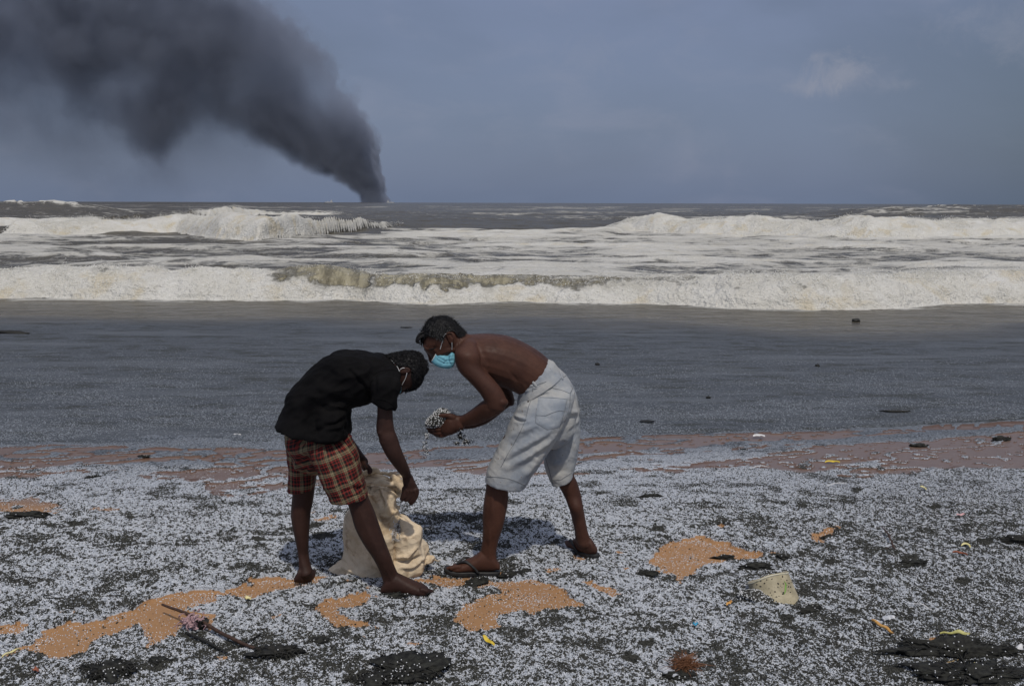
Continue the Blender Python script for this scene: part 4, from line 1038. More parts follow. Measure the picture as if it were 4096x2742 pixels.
strip_loop(bs, (352,190), (415,268), z7, .006, M_denim, 'belt_loop', shorts); strip_loop(bs, (675,100), (708,190), z7, .005, M_denim, 'belt_loop', shorts)
q = on_surf(bs, [(324,445)], z7, .001)
if q: mesh_obj('rivet', *ball(q[0], (.005, .003, .005)), M_metal, shorts)

def flip_flop(heel, toe, parent, lift=0.0):
    heel = np.array(heel); toe = np.array(toe); ax = toe - heel; L = np.linalg.norm(ax); ax = ax / L
    sd = np.cross(ax, [0, 0, 1]); sd /= np.linalg.norm(sd); upv = np.cross(sd, ax)
    o = empty('flip_flop', heel); o.parent = parent; o.matrix_parent_inverse = parent.matrix_world.inverted()
    n = 34; ts = np.linspace(0, 2 * math.pi, n, endpoint=False); vs = []
    for zz in (-.018, -.015, -.003, 0):
        for t in ts:
            u_ = 0.5 - 0.5 * math.cos(t); w = (.036 + .013 * sstep(u_, .35, .8)) * math.sin(t) ** 1
            w = np.sign(math.sin(t)) * abs(math.sin(t)) ** 0.6 * (.036 + .013 * float(sstep(u_, .35, .8)))
            k = 0.985 if zz in (-.018, 0) else 1
            vs.append(heel + ax * (L * (u_ * k + (1 - k) / 2)) + sd * w * k + upv * (zz + .010 * float(sstep(u_, .85, 1.0))))
    fs = [(i * n + k, i * n + (k + 1) % n, (i + 1) * n + (k + 1) % n, (i + 1) * n + k) for i in range(3) for k in range(n)] + [tuple(range(n))[::-1], tuple(range(3 * n, 4 * n))]
    mesh_obj('sole', vs, fs, M_rubber, o)
    for s_ in (-1, 1):
        pts_ = np.array([np.append(heel + ax * L * .78 + upv * .002, .004), np.append(heel + ax * L * .76 + upv * .030 + sd * s_ * .008, .005), np.append(heel + ax * L * .62 + upv * .050 + sd * s_ * .028, .0062),
                         np.append(heel + ax * L * .48 + upv * .030 + sd * s_ * .041, .0060), np.append(heel + ax * L * .38 + upv * .000 + sd * s_ * .040, .005)])
        mesh_obj('strap', *tube3(pts_, 5, 8, 1.3), M_rubber, o)
    return o
hz_ = 0.026
a_ = P(*z2(562, 1473), YfN); b_ = P(*z2(246, 1462), YfN); tag(flip_flop(a_, b_, T), 'black rubber flip flop on the near foot')
a_ = P(*z2(1106, 1378), fy0 - .03); b_ = P(*z2(912, 1334), fy0 + .20); tag(flip_flop(a_, b_, T), 'black rubber flip flop on the far foot')
for x, y, dx in ((0, 0, 0),):
    pass

# handful of pellets, held
M_pileb = mat_simple('wet_grit', (0.02, 0.02, 0.018), (0.06, 0.06, 0.05), 90, 0.8, 0.004)
Hc = (H0 + H1) / 2
pm, pv0 = fuse([loft([(400,400,380,620,Hc,.035),(470,330,430,640,Hc,.048),(560,250,520,640,Hc,.052),(660,205,640,640,Hc,.052),(760,205,760,640,Hc,.050),(860,265,860,600,Hc,.045),(960,310,950,500,Hc,.035),(1020,345,1000,420,Hc,.02)], z6)], 0.004, 2)
pn = normals(pm); pv0 = pv0 + pn * (0.006 * (vnoise3(pv0 * 120, 3) - .5))[:, None]; set_co(pm, pv0)
hand = finish('pellet_handful', pm, M_pileb, None); tag(hand, 'heaped handful of plastic pellets held in the cupped hands', 'pellets')
bmf = [tuple(p_.center) for p_ in pm.polygons]; sel = rng.choice(len(bmf), 1500)
gv, gf, kv, kf = [], [], [], []
for i in sel:
    n0 = np.array(pm.polygons[int(i)].normal)
    g_ = ball(np.array(bmf[i]) + n0 * rng.uniform(0, .0025), rng.uniform(.0019, .0032) * rng.uniform(.7, 1.2, 3), 1)
    (gv if rng.random() < .62 else kv).append(g_)
M_pelm = mat_simple('pellet_white', (0.50, 0.53, 0.56), (0.80, 0.80, 0.80), 200, 0.4, 0.0)
M_grit = mat_simple('grit_black', (0.012, 0.012, 0.011), (0.05, 0.05, 0.045), 200, 0.8, 0.0)
a_, b_ = join(gv); tag(mesh_obj('pellet', a_, b_, M_pelm, hand), kind='stuff')
a_, b_ = join(kv); tag(mesh_obj('grit', a_, b_, M_grit, hand), kind='stuff')
# falling crumbs
fw, fk = [], []
def spill(cx, cy, sx, sy, n, r=.0028, w=.5):
    for _ in range(n):
        x, y = z6(cx + rng.normal(0, sx), cy + rng.normal(0, sy)); g_ = ball(P(x, y, Hc - .02 + rng.normal(0, .015)), r * rng.uniform(.6, 1.3, 3), 1)
        (fw if rng.random() < w else fk).append(g_)
spill(335, 830, 30, 35, 50, .003); spill(325, 950, 22, 60, 24); spill(300, 1090, 36, 60, 46); spill(330, 1250, 40, 60, 36)
spill(1115, 850, 22, 36, 70, .004, .12); spill(1120, 770, 20, 14, 22, .0035, .2); spill(1210, 810, 30, 50, 16, .003, .3); spill(1255, 970, 48, 28, 150, .0032, .45); spill(1040, 1010, 36, 24, 70, .0032, .4)
spill(1060, 690, 50, 18, 70, .003, .3)
M_p2 = M_pelm
a_, b_ = join(fw); tag(mesh_obj('falling_pellets', a_, b_, M_pelm), 'white pellets dribbling down from the cupped hands', 'pellets', kind='stuff')
a_, b_ = join(fk); tag(mesh_obj('falling_grit', a_, b_, M_grit), 'dark crumbs of grit dropping from beneath the cupped hands', 'debris', kind='stuff')

# ================================================================== man in the black shirt
YgN = G(1590, 2366, 0.02)[1]; YgF = G(1195, 2320, 0.02)[1]
YL = (YgN + YgF) / 2
T2 = empty('person', (G(1400, 2340, 0.0)[0], YL, 0.0))
tag(T2, 'barefoot man in black shirt and plaid shorts stooping over the sack', 'person')
nl2, fl2 = YL - .09, YL + .10
sN, sF = YL - .165, YL + .165
Yh2 = YL - .01
parts = []
parts.append(loft([(300,1250,1100,1300,YL,.125),(330,900,1120,1050,YL,.125),(450,620,1260,880,YL,.13),(700,330,1450,830,YL,.14),(950,170,1560,680,YL,.15),(1200,130,1700,580,YL,.15),(1500,150,1800,500,YL,.11),(1700,190,1870,450,YL,.06)], z8))
parts.append(loft([(930,330,925,560,Yh2,.04),(885,215,885,700,Yh2,.062),(790,165,800,810,Yh2,.074),(640,150,690,850,Yh2,.077),(510,165,570,868,Yh2,.075),(390,190,490,868,Yh2,.068),(270,220,440,800,Yh2,.058),(120,250,400,640,Yh2,.055),(-20,260,330,560,Yh2,.06)], z4, ex=2.1))
parts.append(tube([(560,850,Yh2,.012),(500,905,Yh2,.012),(450,905,Yh2,.013)], z4))
for sgn in (-1, 1):
    parts.append(tube([(x, y, Yh2 + sgn * .082, .0042) for x, y in [(490,500),(540,455),(610,448),(670,470),(680,500),(640,530),(580,535),(510,540)]], z4, seg=8))
    parts.append(tube([(500,515,Yh2+sgn*.076,.008),(570,500,Yh2+sgn*.075,.012),(640,495,Yh2+sgn*.075,.010)], z4, seg=8))
# near arm
parts.append(loft([(1600,640,1860,640,sN+.01,.046),(1595,720,1848,720,sN,.047),(1600,900,1836,930,sN,.045),(1597,1100,1842,1140,sN,.043),(1582,1250,1852,1240,sN,.042),(1588,1340,1868,1330,sN,.040),(1620,1440,1905,1420,sN,.042),(1660,1550,1945,1540,sN+.005,.042)], z8))
HL = YL - .02
parts.append(loft([(665,590,772,582,sN,.040),(702,665,798,652,sN+.01,.038),(748,730,826,718,sN+.04,.032),(780,770,843,762,sN+.07,.027),(795,790,850,786,HL-.03,.025),(800,812,862,806,HL-.02,.026)], z1))
parts.append(loft([(548,470,880,450,HL-.02,.024),(560,600,935,590,HL-.02,.024),(590,760,1000,720,HL-.015,.024),(620,880,1035,830,HL-.01,.023),(655,900,1020,850,HL-.005,.017)], z9, ex=2.5))
for pts_ in ([(700,850,.0100),(705,970,.0090),(625,1070,.0085),(555,1110,.0080),(500,1130,.0070)], [(810,860,.0100),(830,960,.0092),(765,1080,.0086),(690,1160,.0080),(640,1190,.0068)],
             [(920,850,.0095),(945,960,.0090),(895,1090,.0084),(830,1190,.0078),(760,1240,.0066)], [(1010,830,.0085),(1020,940,.0080),(985,1060,.0076),(925,1180,.0072),(850,1270,.0066),(790,1310,.0055)],
             [(610,800,.0120),(590,940,.0105),(550,1060,.0095),(535,1170,.0080)]):
    k0 = len(pts_)
    parts.append(tube([(x, y, HL - .03 + .004 * i, r) for i, (x, y, r) in enumerate(pts_)], z9, seg=12))
# far arm
parts.append(loft([(500,130,600,190,sF-.02,.05),(400,280,490,320,sF-.02,.045),(350,440,430,460,sF-.02,.042),(370,540,440,530,sF-.02,.040)], z1))
parts.append(loft([(370,560,440,500,sF-.02,.038),(460,630,515,580,sF-.03,.034),(550,715,572,660,sF-.05,.028),(570,752,598,692,sF-.07,.026)], z1))
for k in range(4): parts.append(tube([(580 + k * 6, 715 + k * 6, sF - .075 - .012 * k, .012), (606 + k * 3, 745 + k * 4, sF - .08 - .012 * k, .011), (608, 768, sF - .085 - .012 * k, .009)], z1, seg=8))
# legs
parts.append(loft([(300,690,510,680,nl2,.07),(335,770,548,750,nl2,.07),(440,880,585,860,nl2,.066),(480,930,602,910,nl2,.060),(505,1000,636,985,nl2,.056),(528,1080,668,1075,nl2,.054),(572,1165,700,1165,nl2,.052),(622,1240,728,1235,nl2,.044),(655,1300,748,1290,(nl2+YgN)/2,.036),(676,1350,768,1335,YgN,.033),(688,1395,790,1375,YgN,.033)], z1))
parts.append(loft([(688,1400,685,1450,YgN,.028),(715,1350,712,1456,YgN,.034),(765,1342,762,1458,YgN,.036),(810,1362,808,1461,YgN,.040),(860,1386,860,1464,YgN,.044),(905,1406,905,1464,YgN,.046),(930,1420,930,1460,YgN,.040)], z1, ex=2.3))
for i, dy in enumerate((.034, .017, 0.0, -.017, -.034)):
    parts.append(tube([(905, 1436, YgN + dy, .012), (940 - i * 3, 1440, YgN + dy, .0105), (966 - i * 7, 1446, YgN + dy * 1.05, .0095)], z1, seg=8))
parts.append(loft([(150,620,290,620,fl2,.08),(160,760,305,750,fl2,.07),(172,860,299,845,fl2,.058),(166,950,288,930,fl2,.054),(163,1010,274,1000,fl2,.050),(174,1090,268,1080,fl2,.047),(190,1160,263,1150,fl2,.042),(202,1230,262,1220,fl2,.036),(208,1290,272,1285,(fl2+YgF)/2,.033),(205,1335,285,1325,YgF,.032)], z1))
parts.append(loft([(194,1345,194,1388,YgF-.01,.027),(215,1305,218,1394,YgF,.033),(255,1310,258,1390,YgF+.03,.036),(290,1326,290,1380,YgF+.08,.040),(315,1342,315,1372,YgF+.13,.036),(328,1350,326,1366,YgF+.16,.028)], z1, ex=2.2))
me, v = fuse(parts, 0.0031, 3)
v = fold(v, normals(me), [([(690,1300),(720,1350),(740,1390)], 6, .004), ([(560,1000),(600,1100),(650,1200)], 10, .003), ([(215,1230),(235,1320)], 4, .003), ([(655,545),(680,540)], 8, .004)], z1)
set_co(me, v); bodyL = finish('body', me, M_skinL, T2)
pxy = proj(v); nn = normals(me)
scL = [z4(*q) for q in [(150,160),(300,100),(640,80),(1000,150),(1020,700),(780,920),(560,910),(600,860),(690,840),(740,740),(700,600),(705,480),(640,432),(560,425),(480,440),(430,400),(330,300),(230,250),(160,230)]]
mk = in_poly(pxy[0], pxy[1], scL) & (np.abs(v[:, 1] - Yh2) < .1)
ids = np.where(mk)[0]
sv, sf = shell(me, v, nn, mk, 0.004)
pick = rng.choice(ids, 2600); dirs = []
for i in pick:
    d = rng.normal(0, 1, 3); d -= nn[i] * np.dot(d, nn[i]); dirs.append(d / np.linalg.norm(d))
st = strands('c', v[pick] + nn[pick] * .002, nn[pick], dirs, .018, .0014, None, None, curl=.0050)
hv, hf = join([(sv, sf), st]); hairL = mesh_obj('hair', hv, hf, M_hair, T2); tag(hairL, 'thick black curly hair')
mf = empty('face_mask', P(*z4(520, 820), Yh2)); mf.parent = T2; mf.matrix_parent_inverse = T2.matrix_world.inverted()
mv, mf_ = join([loft([(535,762,540,790,Yh2,.068),(505,800,525,860,Yh2,.070),(455,840,520,905,Yh2,.060),(400,850,480,930,Yh2,.05)], z4, ex=2.5)])
mesh_obj('mask_cloth', mv, mf_, M_maskb, mf)
ev, ef = join([tube([(626,545,Yh2-.086,.0014),(600,640,Yh2-.082,.0014),(565,710,Yh2-.078,.0014),(530,775,Yh2-.072,.0014)], z4, seg=6), tube([(480,492,Yh2-.084,.0014),(510,462,Yh2-.087,.0014),(545,447,Yh2-.088,.0014),(575,446,Yh2-.087,.0014)], z4, seg=6)])
mesh_obj('ear_loop', ev, ef, M_maskw, mf)

# T-shirt
tp = [loft([(18,1222,1166,1440,YL,.205),(50,1140,1172,1350,YL,.195),(120,1030,1172,1250,YL,.160),(178,900,1160,1110,YL,.156),(205,760,1185,985,YL,.155),(330,600,1278,938,YL,.160),(500,430,1405,905,YL,.168),(700,250,1530,860,YL,.178),(880,140,1620,740,YL,.186),(1060,88,1740,650,YL,.188),(1330,98,1850,570,YL,.175),(1560,125,1920,520,YL,.135),(1740,172,1955,450,YL,.085),(1800,200,1950,400,YL,.07)], z8, ex=2.35, caps=(False, True)),
      loft([(1540,420,1940,420,sN+.04,.055),(1520,560,1968,540,sN,.066),(1512,680,1955,660,sN-.005,.068),(1516,780,1925,800,sN-.005,.068),(1524,862,1898,1005,sN-.005,.068)], z8, ex=2.4, caps=(True, False)),
      loft([(1540,420,1900,420,sF-.04,.055),(1520,560,1900,540,sF,.062),(1520,680,1880,700,sF,.062)], z8, caps=(True, True))]
tp.append(loft([(640,1000,1165,960,YL-.05,.125),(660,1200,1168,1180,YL-.06,.130),(640,1330,1160,1310,YL-.065,.134),(600,1405,1160,1402,YL-.065,.136)], z8, ex=2.6, caps=(True, False)))
tm, tv = fuse(tp, 0.0055, 3); tn = normals(tm)
hemx = lambda x: 0
tv = fold(tv, tn, [([(1110,340),(1250,480),(1400,640),(1520,820)], 9, -.012), ([(1180,360),(1320,500),(1480,700)], 10, .009), ([(1000,880),(1100,870),(1250,900)], 7, -.012), ([(820,920),(960,960),(1120,930)], 10, .012), ([(700,960),(850,1030),(1050,1020)], 9, -.010),
   ([(800,1260),(950,1230),(1130,1080)], 7, -.014), ([(760,1310),(960,1290),(1140,1180)], 8, .014), ([(900,1240),(1060,1100),(1150,1000)], 8, .010), ([(500,1390),(700,1330),(900,1250)], 8, -.010), ([(300,1150),(500,900),(700,720)], 22, .010), ([(420,1300),(640,1050),(860,900)], 16, -.010),
   ([(600,600),(850,700),(1150,820)], 18, .007), ([(280,1000),(450,700),(600,500)], 14, -.006), ([(700,330),(900,420),(1050,560)], 16, -.006), ([(1560,450),(1570,600),(1540,820)], 8, -.010), ([(1650,560),(1640,700),(1660,840)], 10, .006), ([(1880,420),(1830,560),(1840,760)], 8, -.006),
   ([(1510,480),(1600,420),(1750,390),(1900,400)], 3, -.004), ([(1000,1330),(1100,1330),(1160,1320)], 5, .006)], z8)
wr = -np.abs(fbm(tv[:, 0] * 7 + tv[:, 1] * 9 + tv[:, 2] * 5, tv[:, 2] * 12 - tv[:, 0] * 8, 3, 211) - .5) * 2
tv = tv + tn * (0.022 * (wr + .25))[:, None]; set_co(tm, tv)
shirt = finish('t_shirt', tm, M_shirt, T2); tag(shirt, 'loose black short sleeved t-shirt'); bt = bvh_of(shirt)
seam('sleeve_seam', bt, [[(1510,500),(1560,440),(1650,405),(1750,390),(1850,388),(1930,405)]], z8, M_shirt, shirt, .0016)
seam('neck_cord', bt, [[(1805,215),(1840,262),(1890,312),(1920,360),(1942,410)]], z8, M_maskw, shirt, .0011, .001)
seam('sleeve_stitching', bt, [[(1540,835),(1680,850),(1800,900),(1885,975)]], z8, M_shirt, shirt, .0016)

# plaid shorts
pp = [loft([(132,510,486,550,YL,.120),(134,575,508,590,YL,.135),(140,620,528,625,YL,.14),(170,680,500,660,YL,.11)], z1, ex=2.4),
      loft([(226,570,506,560,nl2+.03,.086),(262,650,536,640,nl2+.004,.099),(300,720,556,710,nl2,.102),(330,800,574,800,nl2,.102),(362,870,592,860,nl2,.10),(390,930,603,903,nl2,.098)], z1, ex=2.5, caps=(True, False)),
      loft([(130,540,320,570,fl2-.01,.095),(142,640,305,650,fl2,.10),(156,740,308,740,fl2,.10),(152,810,306,800,fl2,.098),(146,868,300,850,fl2,.094)], z1, ex=2.5, caps=(True, False))]
qm, qv = fuse(pp, 0.0055, 4); qn = normals(qm)
qv = fold(qv, qn, [([(270,590),(290,680),(330,780)], 9, -.010), ([(330,620),(400,720),(460,780)], 10, .008), ([(440,640),(500,700),(550,700)], 7, -.008), ([(480,820),(540,840),(580,830)], 7, .009), ([(440,880),(520,860),(590,850)], 6, -.008), ([(500,600),(520,680)], 6, -.006), ([(180,560),(200,700),(190,820)], 9, .008), ([(240,560),(260,700),(230,840)], 9, -.008), ([(350,860),(430,840)], 8, .006)], z1)
wr = fbm(qv[:, 0] * 20 + qv[:, 1] * 9, qv[:, 2] * 24, 4, 221) - .5
qv = qv + qn * (0.010 * wr)[:, None]; set_co(qm, qv)
def axis_uv(v_, a0, a1, Yc_):
    A = P(*z1(*a0), Yc_); B_ = P(*z1(*a1), Yc_); d = (B_ - A); L = np.linalg.norm(d); d /= L
    r = v_ - A; w = r @ d; q = r - w[:, None] * d
    sx = np.cross([0, 1, 0], d); sx /= np.linalg.norm(sx)
    ang = np.arctan2(q @ sx, -(q @ np.array([0, 1, 0]))); return ang * 0.12, w, np.linalg.norm(q, axis=1)
u1, w1, d1 = axis_uv(qv, (330,500), (495,915), nl2); u2, w2, d2 = axis_uv(qv, (220,500), (224,860), fl2)
near_ = d1 < d2 * 1.05
near_ |= (proj(qv)[1] < z1(0, 600)[1]) & (proj(qv)[0] > z1(262, 0)[0])
plaid = finish('plaid_shorts', qm, M_plaid, T2, {'pu': np.where(near_, u1, u2 + .03), 'pv': np.where(near_, w1, w2)}); tag(plaid, 'red, cream and black plaid cotton shorts')
bpz = bvh_of(plaid)
seam('hem', bpz, [[(396,905),(480,905),(600,880)]], z1, M_shirt, plaid, .0011)

# ================================================================== woven sack
M_sack, h, out = new_mat('woven_sack'); p = h.pos()
n = h.noise(p, 5.0, 5, 0.65); w = h.noise(h.vmath('MULTIPLY', p, (1, 1, 0.25)), 260.0, 2, 0.5); w2 = h.noise(h.vmath('MULTIPLY', p, (0.25, 0.25, 1)), 260.0, 2, 0.5)
c = h.mix(h.rng(n, 0.35, 0.65), col(0.54, 0.415, 0.265), col(0.78, 0.65, 0.475))
c = h.mix(h.rng(h.noise(p, 16.0, 5, 0.7, 0.4), 0.50, 0.74, 0, 0.75), c, col(0.28, 0.16, 0.08))
hg = h.math('ADD', h.math('MULTIPLY', h.math('ADD', w, w2), 0.35), h.math('MULTIPLY', h.vor(h.vmath('ADD', p, h.vmath('SCALE', h.noise(p, 12.0, 2, .5, 0, 'Color'), 0.03)), 30.0), 2.2))
principled(h, out, c, 0.72, bump(h, hg, 0.004, 0.8), 0.3)
YsF = G(1450, 2322, 0.015)[1]; YS = YsF + .13
TS = empty('woven_sack', (P(*z5(600, 1340), YS)[0], YS, 0.0)); tag(TS, 'stained cream woven sack held open and slumped between the two men', 'sack')
sk = [loft([(160,1338,1050,1335,YS-.02,.10),(85,1300,1130,1290,YS,.125),(150,1180,1230,1180,YS,.14),(228,1080,1190,1060,YS,.15),(262,940,1152,920,YS,.155),(258,820,1120,800,YS,.15),(275,700,1062,690,YS,.14),(310,590,1005,600,YS,.13),(370,480,940,500,YS,.115),(410,380,935,400,YS,.105),(430,280,962,320,YS,.10),(455,190,955,225,YS,.10)], z5, sub=6, seg=40, ex=2.3, caps=(True, False)),
      tube([(900,1240,YS,.04),(1080,1180,YS,.035),(1220,1120,YS-.01,.028),(1290,1095,YS-.02,.022),(1318,1110,YS-.03,.012)], z5),
      tube([(200,1230,YS,.04),(130,1280,YS,.03),(80,1305,YS,.012)], z5)]
sk.append(loft([(430,330,950,330,YS+.07,.035),(450,200,950,230,YS+.085,.030),(478,118,930,168,YS+.09,.016)], z5, ex=3, caps=(True, True)))
km, kv_ = fuse(sk, 0.0045, 1); kn = normals(km)
px_, py_ = proj(kv_)
cr = np.abs(vnoise3(kv_ * np.array([13, 13, 9]), 7) - .5) * 2; cr2 = np.abs(vnoise3(kv_ * 30 + 5, 9) - .5) * 2; cr3 = np.abs(vnoise3(kv_ * 6.5, 12) - .5) * 2
right = sstep(px_, z5(560, 0)[0], z5(900, 0)[0]); lowf = sstep(kv_[:, 2], 0.0, 0.05)
kv_ = kv_ + kn * ((0.018 * (cr - .35) * (0.35 + right) + 0.02 * (cr3 - .4)) * lowf)[:, None]
f1 = voro(kv_, np.array([1, 1, .62]), 110, 5); f2 = voro(kv_, np.array([1, 1, .8]), 700, 6)
kv_ = kv_ + kn * ((0.50 * (f1 - f1.mean() - .012) * (.35 + .65 * right) + 0.60 * (f2 - f2.mean()) * (.30 + .70 * right)) * lowf)[:, None]
set_co(km, kv_); kn = normals(km)
kv_ = fold(kv_, kn * 1.5, [([(660,230),(690,380),(740,480),(700,520)], 5, -.012), ([(680,240),(760,220),(850,260),(900,360)], 7, .014), ([(730,300),(770,270),(860,330),(960,350)], 4, -.012), ([(740,330),(790,310),(860,370),(960,370)], 5, .012),
   ([(540,340),(620,380),(700,520)], 8, .010), ([(640,560),(720,650),(800,640)], 5, -.014), ([(560,450),(660,600),(740,610)], 8, .012), ([(900,420),(880,520),(800,640),(760,690)], 5, .014), ([(915,430),(905,560),(900,640)], 4, -.010),
   ([(900,680),(940,810),(1040,740)], 4, .012), ([(900,700),(870,800),(850,1000),(855,1180)], 4, -.010), ([(880,1080),(1000,1060),(1100,960)], 6, .014), ([(870,1120),(1000,1130),(1150,1060)], 5, -.012), ([(900,1200),(1050,1180),(1200,1080)], 7, .010),
   ([(1180,1160),(1240,1120),(1300,1080)], 4, .012), ([(1150,1120),(1220,1150)], 4, -.010), ([(240,1100),(300,1160),(340,1200)], 6, -.010), ([(130,1250),(300,1190),(450,1270),(540,1330)], 9, .012), ([(300,1140),(340,1230),(300,1320)], 8, .008),
   ([(530,225),(590,270),(655,300)], 11, -.045), ([(500,300),(570,345),(650,350)], 5, .012), ([(280,1000),(330,1120),(420,1200)], 9, -.006)], z5)
set_co(km, kv_)
bag = finish('bag', km, M_sack, TS)
rim_n = 40; rim = []
for k in range(rim_n + 1):
    t = 2 * math.pi * k / rim_n
    x = 700 + 262 * math.cos(t); y = 175 + 60 * math.sin(t) * 1 + (40 * math.cos(t) if math.cos(t) > 0 else 15 * abs(math.cos(t))) + 14 * math.sin(3 * t)
    yb_ = YS - .10 * math.sin(t)
    rim.append((x, y if math.sin(t) > 0 else y - 10, yb_, .011 + .003 * math.sin(5 * t)))
rm_, rv_ = fuse([tube(rim, z5, 2, 10), tube([(500,120,YS+.06,.016),(560,95,YS+.07,.02),(640,88,YS+.07,.016),(668,110,YS+.07,.012)], z5), tube([(835,165,YS-.05,.018),(880,215,YS-.08,.022),(935,290,YS-.09,.018),(962,345,YS-.09,.010)], z5)], 0.0045, 2)
rv_ = rv_ + normals(rm_) * (0.007 * (np.abs(vnoise3(rv_ * 45, 4) - .5) * 2 - .4))[:, None]; set_co(rm_, rv_)
finish('rolled_rim', rm_, M_sack, TS)
M_plasticw, h, out = new_mat('torn_plastic'); principled(h, out, h.mix(h.rng(h.noise(h.pos(), 55, 4, .7), .4, .62), col(0.12, 0.10, 0.08), col(0.55, 0.52, 0.48)), 0.25, bump(h, h.noise(h.pos(), 60, 3, .6), .006, 1), 0.5)
bk_ = bvh_of(bag); plist = []
for _ in range(26):
    cx0, cy0 = 860 + rng.normal(0, 32), 770 + rng.normal(0, 60); a0 = rng.uniform(0, 3.14); L0 = rng.uniform(12, 34)
    g_ = seam_geo(bk_, [(cx0, cy0), (cx0 + L0 * math.cos(a0), cy0 + L0 * math.sin(a0))], z5, .0012, .003)
    if g_: plist.append(g_)
if plist: tag(mesh_obj('frayed_threads', *join(plist), M_maskw, TS), kind='stuff')
for poly_ in ([(858,700),(905,655),(925,760),(930,820),(890,790)], [(820,760),(870,740),(905,830),(910,885),(850,890),(815,850)]):
    q = on_surf(bk_, dense(poly_ + [poly_[0]], 4)[:-1], z5, .004); c0 = on_surf(bk_, [(np.mean([a[0] for a in poly_]), np.mean([a[1] for a in poly_]))], z5, .007)
    if len(q) > 8 and c0:
        vs = [c0[0]] + q; mesh_obj('torn_patch', vs, [(0, i + 1, (i + 1) % len(q) + 1) for i in range(len(q))], M_plasticw, TS, smooth=False)
st_ = tube3(np.array([np.append(P(*z5(1318,1105),YS-.03), .002), np.append(P(*z5(1345,1118),YS-.03), .0018), np.append(P(*z5(1375,1098),YS-.03), .0012)]), 3, 5)
mesh_obj('loose_thread', *st_, M_sack, TS); mesh_obj('loose_thread', *tube3(np.array([np.append(P(*z5(85,1300),YS), .002), np.append(P(*z5(40,1310),YS), .0016), np.append(P(*z5(5,1296),YS), .001)]), 3, 5), M_sack, TS)

# ================================================================== things lying about
def gz(x, y):
    return float(ground_h(np.array([x]), np.array([y]))[0])
def at(vx, vy, lift=0.0):
    w = G(vx * K, vy * K, 0.012); w = w.copy(); w[2] = gz(w[0], w[1]) + lift; return w
def rock(c, dims, rot, seed, n=4, rough=0.6, fine=0.45):
    bm = bmesh.new(); bmesh.ops.create_icosphere(bm, subdivisions=n, radius=1)
    v = np.array([list(q.co) for q in bm.verts]); f = np.array([[q.index for q in fc_.verts] for fc_ in bm.faces]); bm.free()
    d = 1 + rough * 2 * (vnoise3(v * 1.6 + seed, seed) - .5) + fine * 2 * (vnoise3(v * 5 + seed, seed + 1) - .5) + fine * (vnoise3(v * 13 + seed, seed + 2) - .5)
    v = v * d[:, None] * np.array(dims); cr_, sr_ = math.cos(rot), math.sin(rot)
    v = np.stack([v[:, 0] * cr_ - v[:, 1] * sr_, v[:, 0] * sr_ + v[:, 1] * cr_, v[:, 2]], -1)
    return v + c, f
M_clump = mat_simple('charred_clump', (0.008, 0.008, 0.008), (0.035, 0.036, 0.030), 45, 0.8, 0.006, 0.3, 5)
M_weed = mat_simple('black_seaweed', (0.006, 0.006, 0.006), (0.020, 0.020, 0.016), 90, 0.6, 0.003)
M_wood = mat_simple('wet_brown_wood', (0.035, 0.018, 0.012), (0.075, 0.040, 0.025), 60, 0.6, 0.003)
def clump(name, px, py, wpx, dims, rot, seed, label, cat, group=None, weed=0, grains=40, mat=None):
    c = at(px, py); s = np.linalg.norm(c - CAM) / FPX * K * wpx / 2
    dm = np.array(dims) * s
    v, f = rock(c + np.array([0, 0, dm[2] * .25]), dm, rot, seed)
    o = mesh_obj(name, v, f, mat or M_clump); tag(o, label, cat, group)
    r_ = random.Random(seed)
    if weed:
        g_ = []
        for _ in range(weed):
            a = r_.uniform(0, 6.28); q = r_.random() ** .5; b0 = c + np.array([math.cos(a) * dm[0] * q, math.sin(a) * dm[1] * q, dm[2] * .8 * (1 - q * .6)])
            d0 = np.array([math.cos(a + r_.uniform(-1, 1)), math.sin(a + r_.uniform(-1, 1)) * .6, r_.uniform(-.1, .5)]) * r_.uniform(.4, 1) * s * .5
            g_.append(tube3(np.array([np.append(b0, .003), np.append(b0 + d0 * .6 + [0, 0, .008], .0024), np.append(b0 + d0 + [0, 0, -.008], .0012)]), 2, 4))
        tag(mesh_obj('frond', *join(g_), M_weed, o), kind='stuff')
    if grains:
        g_ = []
        for _ in range(grains):
            i = r_.randrange(len(v))
            if v[i, 2] > c[2]: g_.append(ball(v[i] + [0, 0, .001], .0028, 1))
        if g_: tag(mesh_obj('pellet', *join(g_), M_pelm, o), kind='stuff')
    return o
G1 = 'burnt clumps scattered on the pellets'
clump('seaweed_clump', 636, 1500, 88, (1, .55, .30), .2, 3, 'shaggy jet black seaweed clump beside the end of the long brown stick', 'seaweed', None, 90, 30, M_weed)
clump('seaweed_clump', 935, 1532, 150, (1, .75, .22), .35, 8, 'broadest charred black clump at the bottom edge of the picture, below the yellow leaf', 'seaweed', None, 110, 240)
clump('seaweed_clump', 850, 1560, 90, (1, .6, .2), .1, 9, 'smaller black clump joining the left end of the broadest one', 'seaweed', None, 50, 90)
clump('seaweed_clump', 246, 1540, 96, (1, .8, .22), -.3, 14, 'ragged black clump in the bottom left, below the orange sand', 'seaweed', None, 80, 110)
clump('burnt_log', 2190, 1504, 200, (1, .20, .16), -.06, 17, 'long low burnt log half buried in the bottom right corner', 'driftwood', None, 50, 90)
clump('burnt_clump', 2230, 1556, 170, (1, .5, .14), .1, 19, 'wide black crust under the long burnt log, at the bottom right edge', 'debris', None, 60, 120)
clump('burnt_clump', 365, 1515, 46, (1, .6, .16), -.2, 23, 'flat dark grey flake left of the tangled pink net', 'debris', None, 0, 6)
